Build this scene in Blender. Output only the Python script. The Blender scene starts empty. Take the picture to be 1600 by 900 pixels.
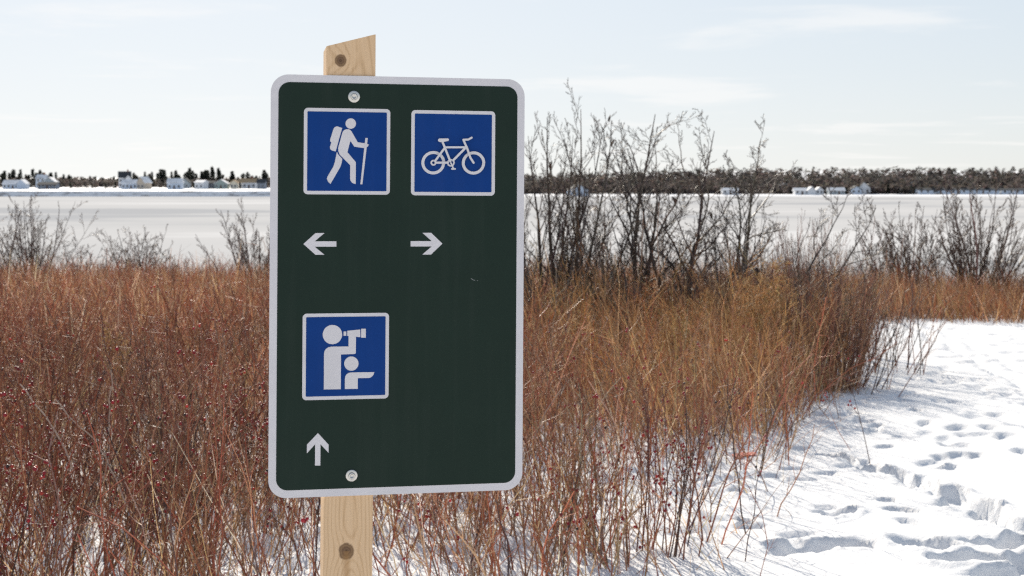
import bpy, bmesh, math
import numpy as np
from mathutils import Vector, Matrix

rng = np.random.default_rng(11)
scene = bpy.context.scene
COL = scene.collection
R = math.radians

# ------------------------------------------------------------------ camera
EYE = 1.6
cam = bpy.data.cameras.new("camera")
cam.lens, cam.sensor_width = 50.0, 36.0
cam.shift_y = -156.0 / 1600.0
cam.clip_start, cam.clip_end = 0.05, 20000.0
cam.dof.use_dof = True
cam.dof.focus_distance = 3.1
cam.dof.aperture_fstop = 10.5
camo = bpy.data.objects.new("camera", cam)
camo.location = (0, 0, EYE)
camo.rotation_euler = (R(90), 0, 0)
COL.objects.link(camo)
scene.camera = camo

# ------------------------------------------------------------------ sky and sun
CLOUD_X, CLOUD_Y = 31.95, 13.7
SUN_EL, SUN_AZ = 30.0, -16.0          # azimuth from +Y, positive towards +X
sun_dir = Vector((math.sin(R(SUN_AZ)) * math.cos(R(SUN_EL)),
                  math.cos(R(SUN_AZ)) * math.cos(R(SUN_EL)), math.sin(R(SUN_EL))))
world = bpy.data.worlds.new("World")
scene.world = world
world.use_nodes = True
wn, wl = world.node_tree.nodes, world.node_tree.links
wn.clear()
w_out = wn.new("ShaderNodeOutputWorld")
w_bg = wn.new("ShaderNodeBackground")
w_bg.inputs["Strength"].default_value = 0.055
sky = wn.new("ShaderNodeTexSky")
sky.sky_type = 'NISHITA'
sky.sun_disc = False
sky.sun_elevation = R(SUN_EL)
sky.sun_rotation = R(SUN_AZ)
sky.air_density, sky.dust_density, sky.ozone_density = 1.0, 0.35, 2.2
# thin cloud wisps, laid on a flat layer high above
tc = wn.new("ShaderNodeTexCoord")
sep = wn.new("ShaderNodeSeparateXYZ")
wl.new(tc.outputs["Generated"], sep.inputs[0])
zz = wn.new("ShaderNodeMath"); zz.operation = 'MAXIMUM'; zz.inputs[1].default_value = 0.0
wl.new(sep.outputs["Z"], zz.inputs[0])
za = wn.new("ShaderNodeMath"); za.operation = 'ADD'; za.inputs[1].default_value = 0.035
wl.new(zz.outputs[0], za.inputs[0])
dv = []
for ax in "XY":
    d = wn.new("ShaderNodeMath"); d.operation = 'DIVIDE'
    wl.new(sep.outputs[ax], d.inputs[0]); wl.new(za.outputs[0], d.inputs[1]); dv.append(d)
cmb = wn.new("ShaderNodeCombineXYZ")
wl.new(dv[0].outputs[0], cmb.inputs[0]); wl.new(dv[1].outputs[0], cmb.inputs[1])
cn = wn.new("ShaderNodeTexNoise")
cn.inputs["Scale"].default_value = 0.62
cn.inputs["Detail"].default_value = 7.0
cn.inputs["Roughness"].default_value = 0.55
cn.inputs["Distortion"].default_value = 0.3
cmap = wn.new("ShaderNodeMapping"); cmap.inputs["Location"].default_value = (CLOUD_X, CLOUD_Y, 0)
wl.new(cmb.outputs[0], cmap.inputs[0]); wl.new(cmap.outputs[0], cn.inputs["Vector"])
cr = wn.new("ShaderNodeMapRange"); cr.interpolation_type = 'SMOOTHSTEP'
cr.inputs["From Min"].default_value, cr.inputs["From Max"].default_value = 0.53, 0.68
cr.inputs["To Min"].default_value, cr.inputs["To Max"].default_value = 0.0, 0.42
wl.new(cn.outputs["Fac"], cr.inputs["Value"])
cmx = wn.new("ShaderNodeMixRGB")
cmx.inputs[2].default_value = (13.6, 13.3, 13.0, 1)
# thin high haze evens the sky out: pale, with the glare round the sun held down
hs = wn.new("ShaderNodeHueSaturation"); hs.inputs["Saturation"].default_value = 0.72
wl.new(sky.outputs[0], hs.inputs["Color"])
va = wn.new("ShaderNodeVectorMath"); va.operation = 'ADD'; va.inputs[1].default_value = (4.0, 4.0, 4.0)
wl.new(hs.outputs[0], va.inputs[0])
vd = wn.new("ShaderNodeVectorMath"); vd.operation = 'DIVIDE'
wl.new(hs.outputs[0], vd.inputs[0]); wl.new(va.outputs[0], vd.inputs[1])
vm = wn.new("ShaderNodeVectorMath"); vm.operation = 'MULTIPLY'; vm.inputs[1].default_value = (15.4, 16.0, 16.8)
wl.new(vd.outputs[0], vm.inputs[0])
wl.new(cr.outputs[0], cmx.inputs[0]); wl.new(vm.outputs[0], cmx.inputs[1])
wl.new(cmx.outputs[0], w_bg.inputs["Color"])
wl.new(w_bg.outputs[0], w_out.inputs["Surface"])

sl = bpy.data.lights.new("sun", 'SUN')
sl.energy, sl.angle, sl.color = 4.7, R(0.5), (1.0, 0.91, 0.775)
so = bpy.data.objects.new("sun", sl)
so.rotation_euler = sun_dir.to_track_quat('Z', 'Y').to_euler()
so.location = (0, 0, 30)
COL.objects.link(so)

vs = scene.view_settings
vs.view_transform, vs.look = 'Standard', 'None'
vs.gamma, vs.use_curve_mapping = 1.0, False
vs.exposure = 0.47
scene.cycles.use_denoising = False          # keeps the fine twigs crisp
scene.cycles.use_adaptive_sampling = False
scene.cycles.filter_width = 1.25
scene.cycles.max_bounces = 6
scene.cycles.sample_clamp_indirect = 6.0

# ------------------------------------------------------------------ helpers
def mat(name, base=(.5, .5, .5), rough=.7, spec=.3, metal=0.0):
    m = bpy.data.materials.new(name); m.use_nodes = True
    b = m.node_tree.nodes["Principled BSDF"]
    b.inputs["Base Color"].default_value = (*base, 1)
    b.inputs["Roughness"].default_value = rough
    b.inputs["Specular IOR Level"].default_value = spec
    b.inputs["Metallic"].default_value = metal
    return m, m.node_tree.nodes, m.node_tree.links, b

def N(nodes, typ, **kw):
    n = nodes.new(typ)
    for k, v in kw.items():
        if k in n.inputs: n.inputs[k].default_value = v
        else: setattr(n, k, v)
    return n

def ramp(nodes, stops):
    r = nodes.new("ShaderNodeValToRGB")
    e = r.color_ramp.elements
    while len(e) < len(stops): e.new(0.5)
    for i, (p, c) in enumerate(stops):
        e[i].position = p; e[i].color = (*c, 1)
    return r

def tag(o, label=None, cat=None, group=None, kind=None):
    if label: o["label"] = label
    if cat: o["category"] = cat
    if group: o["group"] = group
    if kind: o["kind"] = kind
    return o

def link(name, me, parent=None):
    o = bpy.data.objects.new(name, me); COL.objects.link(o)
    if parent is not None: o.parent = parent
    return o

def empty(name, loc, rot=(0, 0, 0)):
    o = bpy.data.objects.new(name, None)
    o.empty_display_size = 0.1
    COL.objects.link(o); o.location = loc; o.rotation_euler = rot
    return o

def mesh_np(name, V, F, m, col=None, smooth=True):
    """V (n,3), F (k,3) or (k,4) index arrays (or a list of such arrays)"""
    if not isinstance(F, list): F = [F]
    F = [f for f in F if len(f)]
    me = bpy.data.meshes.new(name)
    me.vertices.add(len(V)); me.vertices.foreach_set("co", np.asarray(V, np.float32).ravel())
    flat = np.concatenate([f.ravel() for f in F]).astype(np.int32)
    tot = np.concatenate([np.full(len(f), f.shape[1], np.int32) for f in F])
    start = np.concatenate([[0], np.cumsum(tot)[:-1]]).astype(np.int32)
    me.loops.add(len(flat)); me.loops.foreach_set("vertex_index", flat)
    me.polygons.add(len(tot)); me.polygons.foreach_set("loop_start", start)
    me.polygons.foreach_set("use_smooth", np.full(len(tot), smooth, bool))
    if col is not None:
        a = me.color_attributes.new("Col", 'FLOAT_COLOR', 'POINT')
        c4 = np.ones((len(V), 4), np.float32); c4[:, :3] = col
        a.data.foreach_set("color", c4.ravel())
    me.update(calc_edges=True); me.validate()
    if m: me.materials.append(m)
    return me

class Geo:
    """collects vertex / face arrays with a colour per vertex"""
    def __init__(s): s.V, s.C, s.Q, s.T, s.n = [], [], [], [], 0
    def add(s, V, Q=None, T=None, col=(1, 1, 1)):
        V = np.asarray(V, float); s.V.append(V)
        s.C.append(np.broadcast_to(np.asarray(col, float), V.shape))
        if Q is not None and len(Q): s.Q.append(np.asarray(Q) + s.n)
        if T is not None and len(T): s.T.append(np.asarray(T) + s.n)
        s.n += len(V)
    def tubes(s, P, Rd, sides=3, col=None):
        n, k = P.shape[:2]
        if n == 0: return
        d = P[:, -1] - P[:, 0]; d /= np.linalg.norm(d, axis=1, keepdims=True) + 1e-9
        ref = np.where(np.abs(d[:, 2:3]) > .8, np.array([[1., 0, 0]]), np.array([[0, 0, 1.]]))
        a = np.cross(d, ref); a /= np.linalg.norm(a, axis=1, keepdims=True) + 1e-9
        b = np.cross(d, a)
        ph = rng.random(n)[:, None] * 6.28 + np.arange(sides)[None] * 2 * np.pi / sides
        ring = a[:, None] * np.cos(ph)[..., None] + b[:, None] * np.sin(ph)[..., None]
        V = P[:, :, None] + ring[:, None] * Rd[:, :, None, None]
        i = np.arange(n)[:, None, None] * k * sides
        j = np.arange(k - 1)[None, :, None] * sides
        q = np.arange(sides)[None, None]
        q2 = (q + 1) % sides
        Q = np.stack([i + j + q, i + j + q2, i + j + sides + q2, i + j + sides + q], -1).reshape(-1, 4)
        C = np.ones((n, k, sides, 3)) * (col[:, None, None] if col is not None else 1.0)
        s.add(V.reshape(-1, 3), Q=Q, col=C.reshape(-1, 3))
    def mesh(s, name, m, smooth=True):
        return mesh_np(name, np.concatenate(s.V), [np.concatenate(x) for x in (s.Q, s.T) if x], m,
                       np.concatenate(s.C), smooth)
    def tris(s): return sum(len(x) * 2 for x in s.Q) + sum(len(x) for x in s.T)

def unit(v): return v / (np.linalg.norm(v, axis=-1, keepdims=True) + 1e-9)

def paths(base, d0, L, K, wob, up=0.0, grav=0.0):
    """n curved paths with K points: start, first direction, length, wobble, upward pull, droop"""
    n = len(base)
    P = np.zeros((n, K, 3)); P[:, 0] = base
    d = unit(d0); st = (L / (K - 1))[:, None]
    for i in range(1, K):
        P[:, i] = P[:, i - 1] + d * st
        d = unit(d + rng.normal(0, wob, (n, 3)) + np.array([0, 0, up]) - np.array([0, 0, grav]) * (i / K))
    return P

def spawn(P, Rd, n, t0, t1, ang, lenf, K, wob, up, rfac, lmin=.5):
    """n side shoots on each path of P; ang in degrees, lenf * parent length"""
    m, k = P.shape[:2]
    t = t0 + (t1 - t0) * (np.arange(n)[None] + rng.random((m, n))) / n
    f = t * (k - 1); i = np.minimum(f.astype(int), k - 2); w = f - i
    r = np.arange(m)[:, None]
    base = P[r, i] * (1 - w)[..., None] + P[r, i + 1] * w[..., None]
    tan = unit(P[r, i + 1] - P[r, i])
    rad = Rd[r, i] * (1 - w) + Rd[r, i + 1] * w
    rand = rng.normal(0, 1, (m, n, 3)); perp = unit(np.cross(tan, rand))
    a = np.radians(ang) * (0.7 + .6 * rng.random((m, n)))[..., None]
    d = tan * np.cos(a) + perp * np.sin(a)
    Lp = np.linalg.norm(np.diff(P, axis=1), axis=2).sum(1)[:, None]
    L = Lp * lenf * (lmin + (1 - lmin) * rng.random((m, n))) * (1.15 - .75 * t)
    C = paths(base.reshape(-1, 3), d.reshape(-1, 3), L.ravel(), K, wob, up)
    r0 = (rad * rfac).ravel()
    Rc = r0[:, None] * np.linspace(1, .28, K)[None]
    return C, Rc

# smooth value noise in numpy
_G = np.random.default_rng(5).random((256, 256))
def vnoise(x, y):
    xi, yi = np.floor(x).astype(int), np.floor(y).astype(int)
    fx, fy = x - xi, y - yi
    fx, fy = fx * fx * (3 - 2 * fx), fy * fy * (3 - 2 * fy)
    g = lambda a, b: _G[a & 255, b & 255]
    return ((g(xi, yi) * (1 - fx) + g(xi + 1, yi) * fx) * (1 - fy)
            + (g(xi, yi + 1) * (1 - fx) + g(xi + 1, yi + 1) * fx) * fy)
def fbm(x, y, o=4):
    s, a, f = 0, .5, 1.0
    for i in range(o):
        s = s + a * vnoise(x * f + 17.3 * i, y * f + 9.1 * i); a *= .5; f *= 2.03
    return s

def box(bm, x0, x1, y0, y1, z0, z1):
    v = [bm.verts.new(p) for p in ((x0, y0, z0), (x1, y0, z0), (x1, y1, z0), (x0, y1, z0),
                                   (x0, y0, z1), (x1, y0, z1), (x1, y1, z1), (x0, y1, z1))]
    for f in ((3, 2, 1, 0), (4, 5, 6, 7), (0, 1, 5, 4), (1, 2, 6, 5), (2, 3, 7, 6), (3, 0, 4, 7)):
        bm.faces.new([v[i] for i in f])

def bm_obj(name, bm, m, parent=None, smooth=False):
    bmesh.ops.recalc_face_normals(bm, faces=bm.faces)
    me = bpy.data.meshes.new(name); bm.to_mesh(me); bm.free()
    if smooth: me.polygons.foreach_set("use_smooth", np.ones(len(me.polygons), bool))
    me.materials.append(m)
    return link(name, me, parent)

# ------------------------------------------------------------------ terrain height
def bank_edge(x):                       # distance at which the field breaks down to the ice
    x = np.asarray(x, float)
    return 40.0 - 9.0 / (1 + np.exp(-(x - 5.0) / 1.2)) + 1.2 * np.sin(x * .31)
TRACK_A = [(2.36, 10.1), (2.43, 9.72), (2.52, 9.40), (2.60, 9.12), (2.55, 8.85), (2.68, 8.62), (2.60, 8.38),
           (2.78, 8.22), (2.66, 7.92), (2.80, 7.68), (2.62, 7.38), (2.74, 7.12), (2.6, 6.85), (2.75, 6.5)]
TRACK_B = [(1.50, 7.24), (1.70, 7.29), (2.10, 7.24), (2.20, 6.94), (2.42, 7.28), (2.50, 6.92), (2.30, 6.62)]
_pr = np.random.default_rng(3)
PRINTS = []
for T, dep in ((TRACK_A, .11), (TRACK_B, .085)):
    for i, (x, y) in enumerate(T):
        a = T[max(i - 1, 0)]; b = T[min(i + 1, len(T) - 1)]
        h = math.atan2(b[1] - a[1], b[0] - a[0]) + _pr.normal(0, .25)
        PRINTS.append((x + _pr.normal(0, .03), y + _pr.normal(0, .03), h, .15 + .05 * _pr.random(),
                       .085 + .03 * _pr.random(), dep * (.65 + .6 * _pr.random())))
SMALL = []
for i in range(210):                    # lighter prints along the trodden middle of the path
    y = 11 + 14 * _pr.random()
    x = 2.3 + (y - 8) * .27 + _pr.normal(1.5, .9)
    SMALL.append((x, y, 1.2 + _pr.normal(0, .35), .13 + .04 * _pr.random(), .07, .015 + .025 * _pr.random()))
for i in range(26):                     # ski or boot line down the right side of the path
    y = 14.5 + i * .4
    x = 5.2 + .165 * (y - 14.5) + .05 * math.sin(i)
    SMALL.append((x, y, 1.35, .20, .08, .05)); SMALL.append((x + .32, y + .1, 1.35, .20, .07, .035))
for i in range(55):
    y = 8.8 + 9.5 * _pr.random()
    SMALL.append((.325 * y - .1 + _pr.normal(0, .28), y, 1.25 + _pr.normal(0, .2), .14 + .03 * _pr.random(), .07, .02 + .025 * _pr.random()))
for i in range(60):                     # stray dents beside the stems
    y = 7 + 8 * _pr.random()
    SMALL.append((edge_x if False else 1.15 + (y - 7) * .30 + _pr.normal(.15, .3), y, _pr.random() * 3, .06 + .07 * _pr.random(), .05, .02 + .035 * _pr.random()))

def ground(x, y):
    x = np.asarray(x, float); y = np.asarray(y, float)
    z = -.03 * np.maximum(y, -20.0)
    z = z + .10 * (fbm(x * .22 + 3, y * .22, 3) - .44) + .035 * (fbm(x * .9, y * .9 + 7, 3) - .44)
    e = bank_edge(x)
    s = np.clip((y - e) / 8.0, 0, 1); s = s * s * (3 - 2 * s)
    z = z * (1 - s) + (-4.2) * s
    return z

def snow_detail(x, y, z):
    # hummocks of snow among the stems
    veg = veg_mask(x, y)
    near = np.exp(-np.maximum(y - 14, 0) / 6)
    z = z + veg * near * .11 * (np.abs(fbm(x * 3.1, y * 3.1, 4) - .45) * 2.2 - .15)
    z = z + .012 * (fbm(x * 2.2 + 40, y * 5.5, 4) - .45) * near       # wind ripples on the path
    dx = np.zeros_like(z); rough = np.zeros_like(z)
    for (px, py, h, a, b, dep) in PRINTS + SMALL:
        m = (np.abs(x - px) < .6) & (np.abs(y - py) < .6)
        if not m.any(): continue
        xx, yy = x[m] - px, y[m] - py
        u = (xx * math.cos(h) + yy * math.sin(h)) / a; v = (-xx * math.sin(h) + yy * math.cos(h)) / b
        wn_ = .35 * (fbm(x[m] * 14, y[m] * 14, 2) - .4)
        r = np.sqrt(u * u + v * v) + wn_
        s = np.clip((1.2 - r) / .42, 0, 1); s = s * s * (3 - 2 * s)
        dx[m] = np.maximum(dx[m], dep * s)
        if dep > .05:
            rough[m] = np.maximum(rough[m], np.exp(-((r - 1.35) / .45) ** 2))
    lump = (fbm(x * 8, y * 8, 3) - .36) * .085
    crumb = (fbm(x * 21 + 5, y * 21, 3) - .42) * .035
    return z - dx + rough * (np.maximum(lump, -.01) + crumb)

_EY = np.array([4.0, 6.0, 6.62, 8.09, 10.5, 12.7, 14.2, 14.9, 17.0, 20.0, 25.5, 27.0])
_EX = np.array([0.55, .78, .96, 1.42, 2.05, 2.65, 3.55, 3.65, 4.0, 4.8, 6.5, 7.1])
def edge_x(y): return np.interp(y, _EY, _EX)
def veg_mask(x, y):                     # 1 in the thicket, 0 on the snow path
    e = edge_x(y)
    a = 1 / (1 + np.exp((x - e + .12) / .10))
    far = 1 / (1 + np.exp(-(y - (25.6 - .35 * np.maximum(x - 7, 0))) / .25))
    right = 1 / (1 + np.exp(-(x - (5.2 + .27 * y)) / .3))
    return np.maximum(np.maximum(a, far), right)

# ------------------------------------------------------------------ materials: snow, ice, shore
def snow_mat(name, tint=(.80, .805, .815)):
    m, n, l, b = mat(name, tint, .7, .08)
    t = N(n, "ShaderNodeTexCoord")
    n1 = N(n, "ShaderNodeTexNoise", Scale=24.0, Detail=6.0, Roughness=.65)
    n2 = N(n, "ShaderNodeTexNoise", Scale=230.0, Detail=3.0, Roughness=.6)
    l.new(t.outputs["Object"], n1.inputs["Vector"]); l.new(t.outputs["Object"], n2.inputs["Vector"])
    b1 = N(n, "ShaderNodeBump", Strength=.45, Distance=.02)
    b2 = N(n, "ShaderNodeBump", Strength=.35, Distance=.003)
    l.new(n1.outputs["Fac"], b1.inputs["Height"]); l.new(n2.outputs["Fac"], b2.inputs["Height"])
    l.new(b1.outputs[0], b2.inputs["Normal"]); l.new(b2.outputs[0], b.inputs["Normal"])
    n3 = N(n, "ShaderNodeTexNoise", Scale=1.6, Detail=4.0)
    l.new(t.outputs["Object"], n3.inputs["Vector"])
    r = ramp(n, [(.3, tuple(c * .95 for c in tint)), (.7, tint)])
    l.new(n3.outputs["Fac"], r.inputs[0]); l.new(r.outputs[0], b.inputs["Base Color"])
    return m
SNOW = snow_mat("snow")

mi, n, l, b = mat("lake_ice", (.6, .6, .6), .9, .0)
t = N(n, "ShaderNodeTexCoord"); mp = N(n, "ShaderNodeMapping")
mp.inputs["Scale"].default_value = (.006, .011, 1)
l.new(t.outputs["Object"], mp.inputs[0])
n1 = N(n, "ShaderNodeTexNoise", Scale=1.0, Detail=6.0, Roughness=.55, Distortion=.5)
l.new(mp.outputs[0], n1.inputs["Vector"])
r = ramp(n, [(.40, (.41, .415, .425)), (.45, (.51, .508, .505)), (.57, (.54, .535, .53)), (.62, (.62, .615, .61))])
l.new(n1.outputs["Fac"], r.inputs[0]); l.new(r.outputs[0], b.inputs["Base Color"])
n2 = N(n, "ShaderNodeTexNoise", Scale=.25, Detail=5.0)
l.new(t.outputs["Object"], n2.inputs["Vector"])
bp = N(n, "ShaderNodeBump", Strength=.3, Distance=.15)
l.new(n2.outputs["Fac"], bp.inputs["Height"]); l.new(bp.outputs[0], b.inputs["Normal"])
ICE = mi

mi, n, l, b = mat("shore_snow", (.82, .82, .83), .7, .2)
t = N(n, "ShaderNodeTexCoord"); mp = N(n, "ShaderNodeMapping")
mp.inputs["Scale"].default_value = (.14, .14, .9)
l.new(t.outputs["Object"], mp.inputs[0])
n1 = N(n, "ShaderNodeTexNoise", Scale=1.0, Detail=5.0, Roughness=.65)
l.new(mp.outputs[0], n1.inputs["Vector"])
g = N(n, "ShaderNodeNewGeometry"); sp = N(n, "ShaderNodeSeparateXYZ")
l.new(g.outputs["True Normal"], sp.inputs[0])
st = N(n, "ShaderNodeMapRange"); st.inputs["From Min"].default_value = .98; st.inputs["From Max"].default_value = .8
l.new(sp.outputs["Z"], st.inputs["Value"])       # bare soil only on the steep bluff
mu = N(n, "ShaderNodeMath", operation='MULTIPLY')
rr = ramp(n, [(.52, (0, 0, 0)), (.64, (.8, .8, .8))])
l.new(n1.outputs["Fac"], rr.inputs[0]); l.new(rr.outputs[0], mu.inputs[0]); l.new(st.outputs[0], mu.inputs[1])
mx = N(n, "ShaderNodeMixRGB"); mx.inputs[1].default_value = (.82, .82, .83, 1); mx.inputs[2].default_value = (.16, .13, .11, 1)
l.new(mu.outputs[0], mx.inputs[0]); l.new(mx.outputs[0], b.inputs["Base Color"])
SHORE = mi

# ------------------------------------------------------------------ ground sheet
def spaced(stops):
    out = [stops[0][0]]
    for (a, s0), (b_, s1) in zip(stops[:-1], stops[1:]):
        v = a
        while v < b_ - 1e-6:
            f = (v - a) / (b_ - a); v = v + s0 * (1 - f) + s1 * f; out.append(min(v, b_))
    return np.unique(np.array(out))
xs = spaced([(-400, 60), (-60, 6), (-14, .6), (-4, .14), (.9, .06), (1.2, .027), (3.4, .027), (5, .05), (8.6, .07), (9.5, .14), (20, 1), (60, 8), (400, 60)])
ys = spaced([(-60, 12), (-6, 1.2), (4, .25), (6.4, .03), (6.6, .025), (10.2, .027), (14, .055), (24, .09), (28, .16), (40, .6), (60, 3), (90, 10)])
GX, GY = np.meshgrid(xs, ys)
GZ = snow_detail(GX, GY, ground(GX, GY))
nx, ny = len(xs), len(ys)
idx = np.arange(nx * ny).reshape(ny, nx)
Q = np.stack([idx[:-1, :-1], idx[:-1, 1:], idx[1:, 1:], idx[1:, :-1]], -1).reshape(-1, 4)
me = mesh_np("snow_ground", np.stack([GX, GY, GZ], -1).reshape(-1, 3), Q, SNOW)
tag(link("snow_ground", me), kind="structure")
N_GROUND = len(Q) * 2

ICE_Z = -3.0
ixs = np.array([-6000, -1500, -500, -200, 0, 200, 500, 1500, 6000.]); iys = np.array([20, 60, 120, 250, 500, 900, 1500, 9000.])
GX, GY = np.meshgrid(ixs, iys); idx = np.arange(GX.size).reshape(GX.shape)
Q = np.stack([idx[:-1, :-1], idx[:-1, 1:], idx[1:, 1:], idx[1:, :-1]], -1).reshape(-1, 4)
me = mesh_np("frozen_lake", np.stack([GX, GY, np.full(GX.shape, ICE_Z)], -1).reshape(-1, 3), Q, ICE)
tag(link("frozen_lake", me), kind="structure")

# ------------------------------------------------------------------ far shore
F = 2222.0
def px(x, Y): return (x - 800.0) / F * Y          # lateral metres at distance Y
def shore_y(x):
    x = np.asarray(x, float)
    return 792 + 10 * np.sin(x * .013 + 1) + 5 * np.sin(x * .047)
def far_ground(x, y):
    x = np.asarray(x, float); y = np.asarray(y, float)
    w = 1 / (1 + np.exp((x + 60) / 18))           # 1 on the left settlement, 0 on the right
    d = y - shore_y(x)
    bl = np.clip(d / 3.0, 0, 1); bl = bl * bl * (3 - 2 * bl)
    left = -3.3 + 3.3 * bl + np.clip(d - 4, 0, 400) * .026
    br = np.clip(d / 6.0, 0, 1)
    right = -3.3 + .9 * br + np.clip(d - 6, 0, 30) * .02 + np.clip(d - 40, 0, 400) * .046 * (.45 + .55 / (1 + np.exp(-(x - 95) / 28)))
    rough = .5 * (fbm(x * .12, y * .3, 3) - .45) * np.clip(d / 4, 0, 1)
    return left * w + right * (1 - w) + rough
fx = spaced([(-1600, 60), (-330, 3), (330, 3), (1600, 60)]); fd = spaced([(-2, 1), (0, .5), (6, .8), (14, 4), (100, 10), (400, 60), (900, 150)])
GX, FD = np.meshgrid(fx, fd); GY = shore_y(GX) + FD
GZ = far_ground(GX, GY); idx = np.arange(GX.size).reshape(GX.shape)
Q = np.stack([idx[:-1, :-1], idx[:-1, 1:], idx[1:, 1:], idx[1:, :-1]], -1).reshape(-1, 4)
tag(link("far_shore", mesh_np("far_shore", np.stack([GX, GY, GZ], -1).reshape(-1, 3), Q, SHORE)), kind="structure")
N_FAR = len(Q) * 2

# ------------------------------------------------------------------ the trail sign
SW, SH = .4654, .762
def wood_mat():
    m, n, l, b = mat("pine_post", (.6, .45, .3), .75, .2)
    t = N(n, "ShaderNodeTexCoord"); s = N(n, "ShaderNodeSeparateXYZ")
    l.new(t.outputs["Object"], s.inputs[0])
    def M(op, a, b_=None):
        q = N(n, "ShaderNodeMath", operation=op)
        for i, v in enumerate((a, b_)):
            if v is None: continue
            if isinstance(v, (int, float)): q.inputs[i].default_value = v
            else: l.new(v, q.inputs[i])
        return q.outputs[0]
    X, Y, Z = s.outputs
    nz = N(n, "ShaderNodeTexNoise", Scale=5.0, Detail=3.0)
    mp = N(n, "ShaderNodeMapping"); mp.inputs["Scale"].default_value = (1.0, 1.0, .16)
    l.new(t.outputs["Object"], mp.inputs[0]); l.new(mp.outputs[0], nz.inputs["Vector"])
    wob = M('MULTIPLY', M('SUBTRACT', nz.outputs["Fac"], .5), .022)
    # growth rings of a log whose axis runs slightly askew of the post
    cx = M('ADD', M('SUBTRACT', X, .004), wob)
    cy = M('ADD', M('ADD', Y, .012), M('MULTIPLY', M('SUBTRACT', Z, 1.0), .055))
    rad = M('SQRT', M('ADD', M('MULTIPLY', cx, cx), M('MULTIPLY', cy, cy)))
    knots = []
    for kx, kz, ks in ((-.0192, 1.9086, .0105), (-.003, 1.0181, .0135), (.012, .52, .011)):
        dx = M('DIVIDE', M('SUBTRACT', X, kx), ks); dz = M('DIVIDE', M('SUBTRACT', Z, kz), ks * 1.1)
        r2 = M('SQRT', M('ADD', M('MULTIPLY', dx, dx), M('MULTIPLY', dz, dz)))
        fn = N(n, "ShaderNodeTexNoise", Scale=90.0, Detail=2.0); l.new(t.outputs["Object"], fn.inputs["Vector"])
        r2 = M('ADD', r2, M('MULTIPLY', M('SUBTRACT', fn.outputs["Fac"], .5), .5))
        knots.append(r2)
        bulge = M('MULTIPLY', M('POWER', 2.718, M('MULTIPLY', M('MULTIPLY', r2, r2), -.22)), .011)
        rad = M('ADD', rad, bulge)
    ring = M('SINE', M('MULTIPLY', rad, 1150.0))
    fine = N(n, "ShaderNodeTexNoise", Scale=260.0, Detail=3.0)
    mp2 = N(n, "ShaderNodeMapping"); mp2.inputs["Scale"].default_value = (1, 1, .03)
    l.new(t.outputs["Object"], mp2.inputs[0]); l.new(mp2.outputs[0], fine.inputs["Vector"])
    g = M('ADD', M('MULTIPLY', M('POWER', M('ADD', M('MULTIPLY', ring, .5), .5), 3.0), .22), M('MULTIPLY', M('ADD', fine.outputs["Fac"], .35), .5))
    cr_ = ramp(n, [(.25, (.74, .52, .325)), (.5, (.69, .47, .28)), (.8, (.52, .335, .18))])
    l.new(g, cr_.inputs[0])
    kmin = M('MINIMUM', knots[0], M('MINIMUM', knots[1], knots[2]))
    km = N(n, "ShaderNodeMapRange"); km.inputs["From Min"].default_value = 1.12; km.inputs["From Max"].default_value = .9
    l.new(kmin, km.inputs["Value"])
    krr = ramp(n, [(0, (.09, .05, .028)), (.35, (.2, .12, .07)), (.5, (.15, .085, .05)), (.75, (.26, .16, .085)), (1, (.16, .09, .05))])
    l.new(M('FRACT', M('MULTIPLY', kmin, 1.0)), krr.inputs[0])
    mx = N(n, "ShaderNodeMixRGB"); l.new(km.outputs[0], mx.inputs[0])
    l.new(cr_.outputs[0], mx.inputs[1]); l.new(krr.outputs[0], mx.inputs[2])
    # resin bleeding down below the lower knot
    dr = M('MULTIPLY', M('LESS_THAN', M('ABSOLUTE', M('SUBTRACT', X, -.003)), .009),
           M('MULTIPLY', M('LESS_THAN', Z, 1.018), M('GREATER_THAN', Z, .96)))
    fd_ = N(n, "ShaderNodeMapRange"); fd_.inputs["From Min"].default_value = .009; fd_.inputs["From Max"].default_value = .002
    fd_.inputs["To Max"].default_value = .5
    l.new(M('ABSOLUTE', M('SUBTRACT', X, -.003)), fd_.inputs["Value"])
    mx2 = N(n, "ShaderNodeMixRGB"); mx2.inputs[2].default_value = (.36, .19, .07, 1)
    l.new(M('MULTIPLY', dr, fd_.outputs[0]), mx2.inputs[0]); l.new(mx.outputs[0], mx2.inputs[1])
    l.new(mx2.outputs[0], b.inputs["Base Color"])
    bp = N(n, "ShaderNodeBump", Strength=.25, Distance=.001); l.new(g, bp.inputs["Height"]); l.new(bp.outputs[0], b.inputs["Normal"])
    return m
WOOD = wood_mat()
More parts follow.
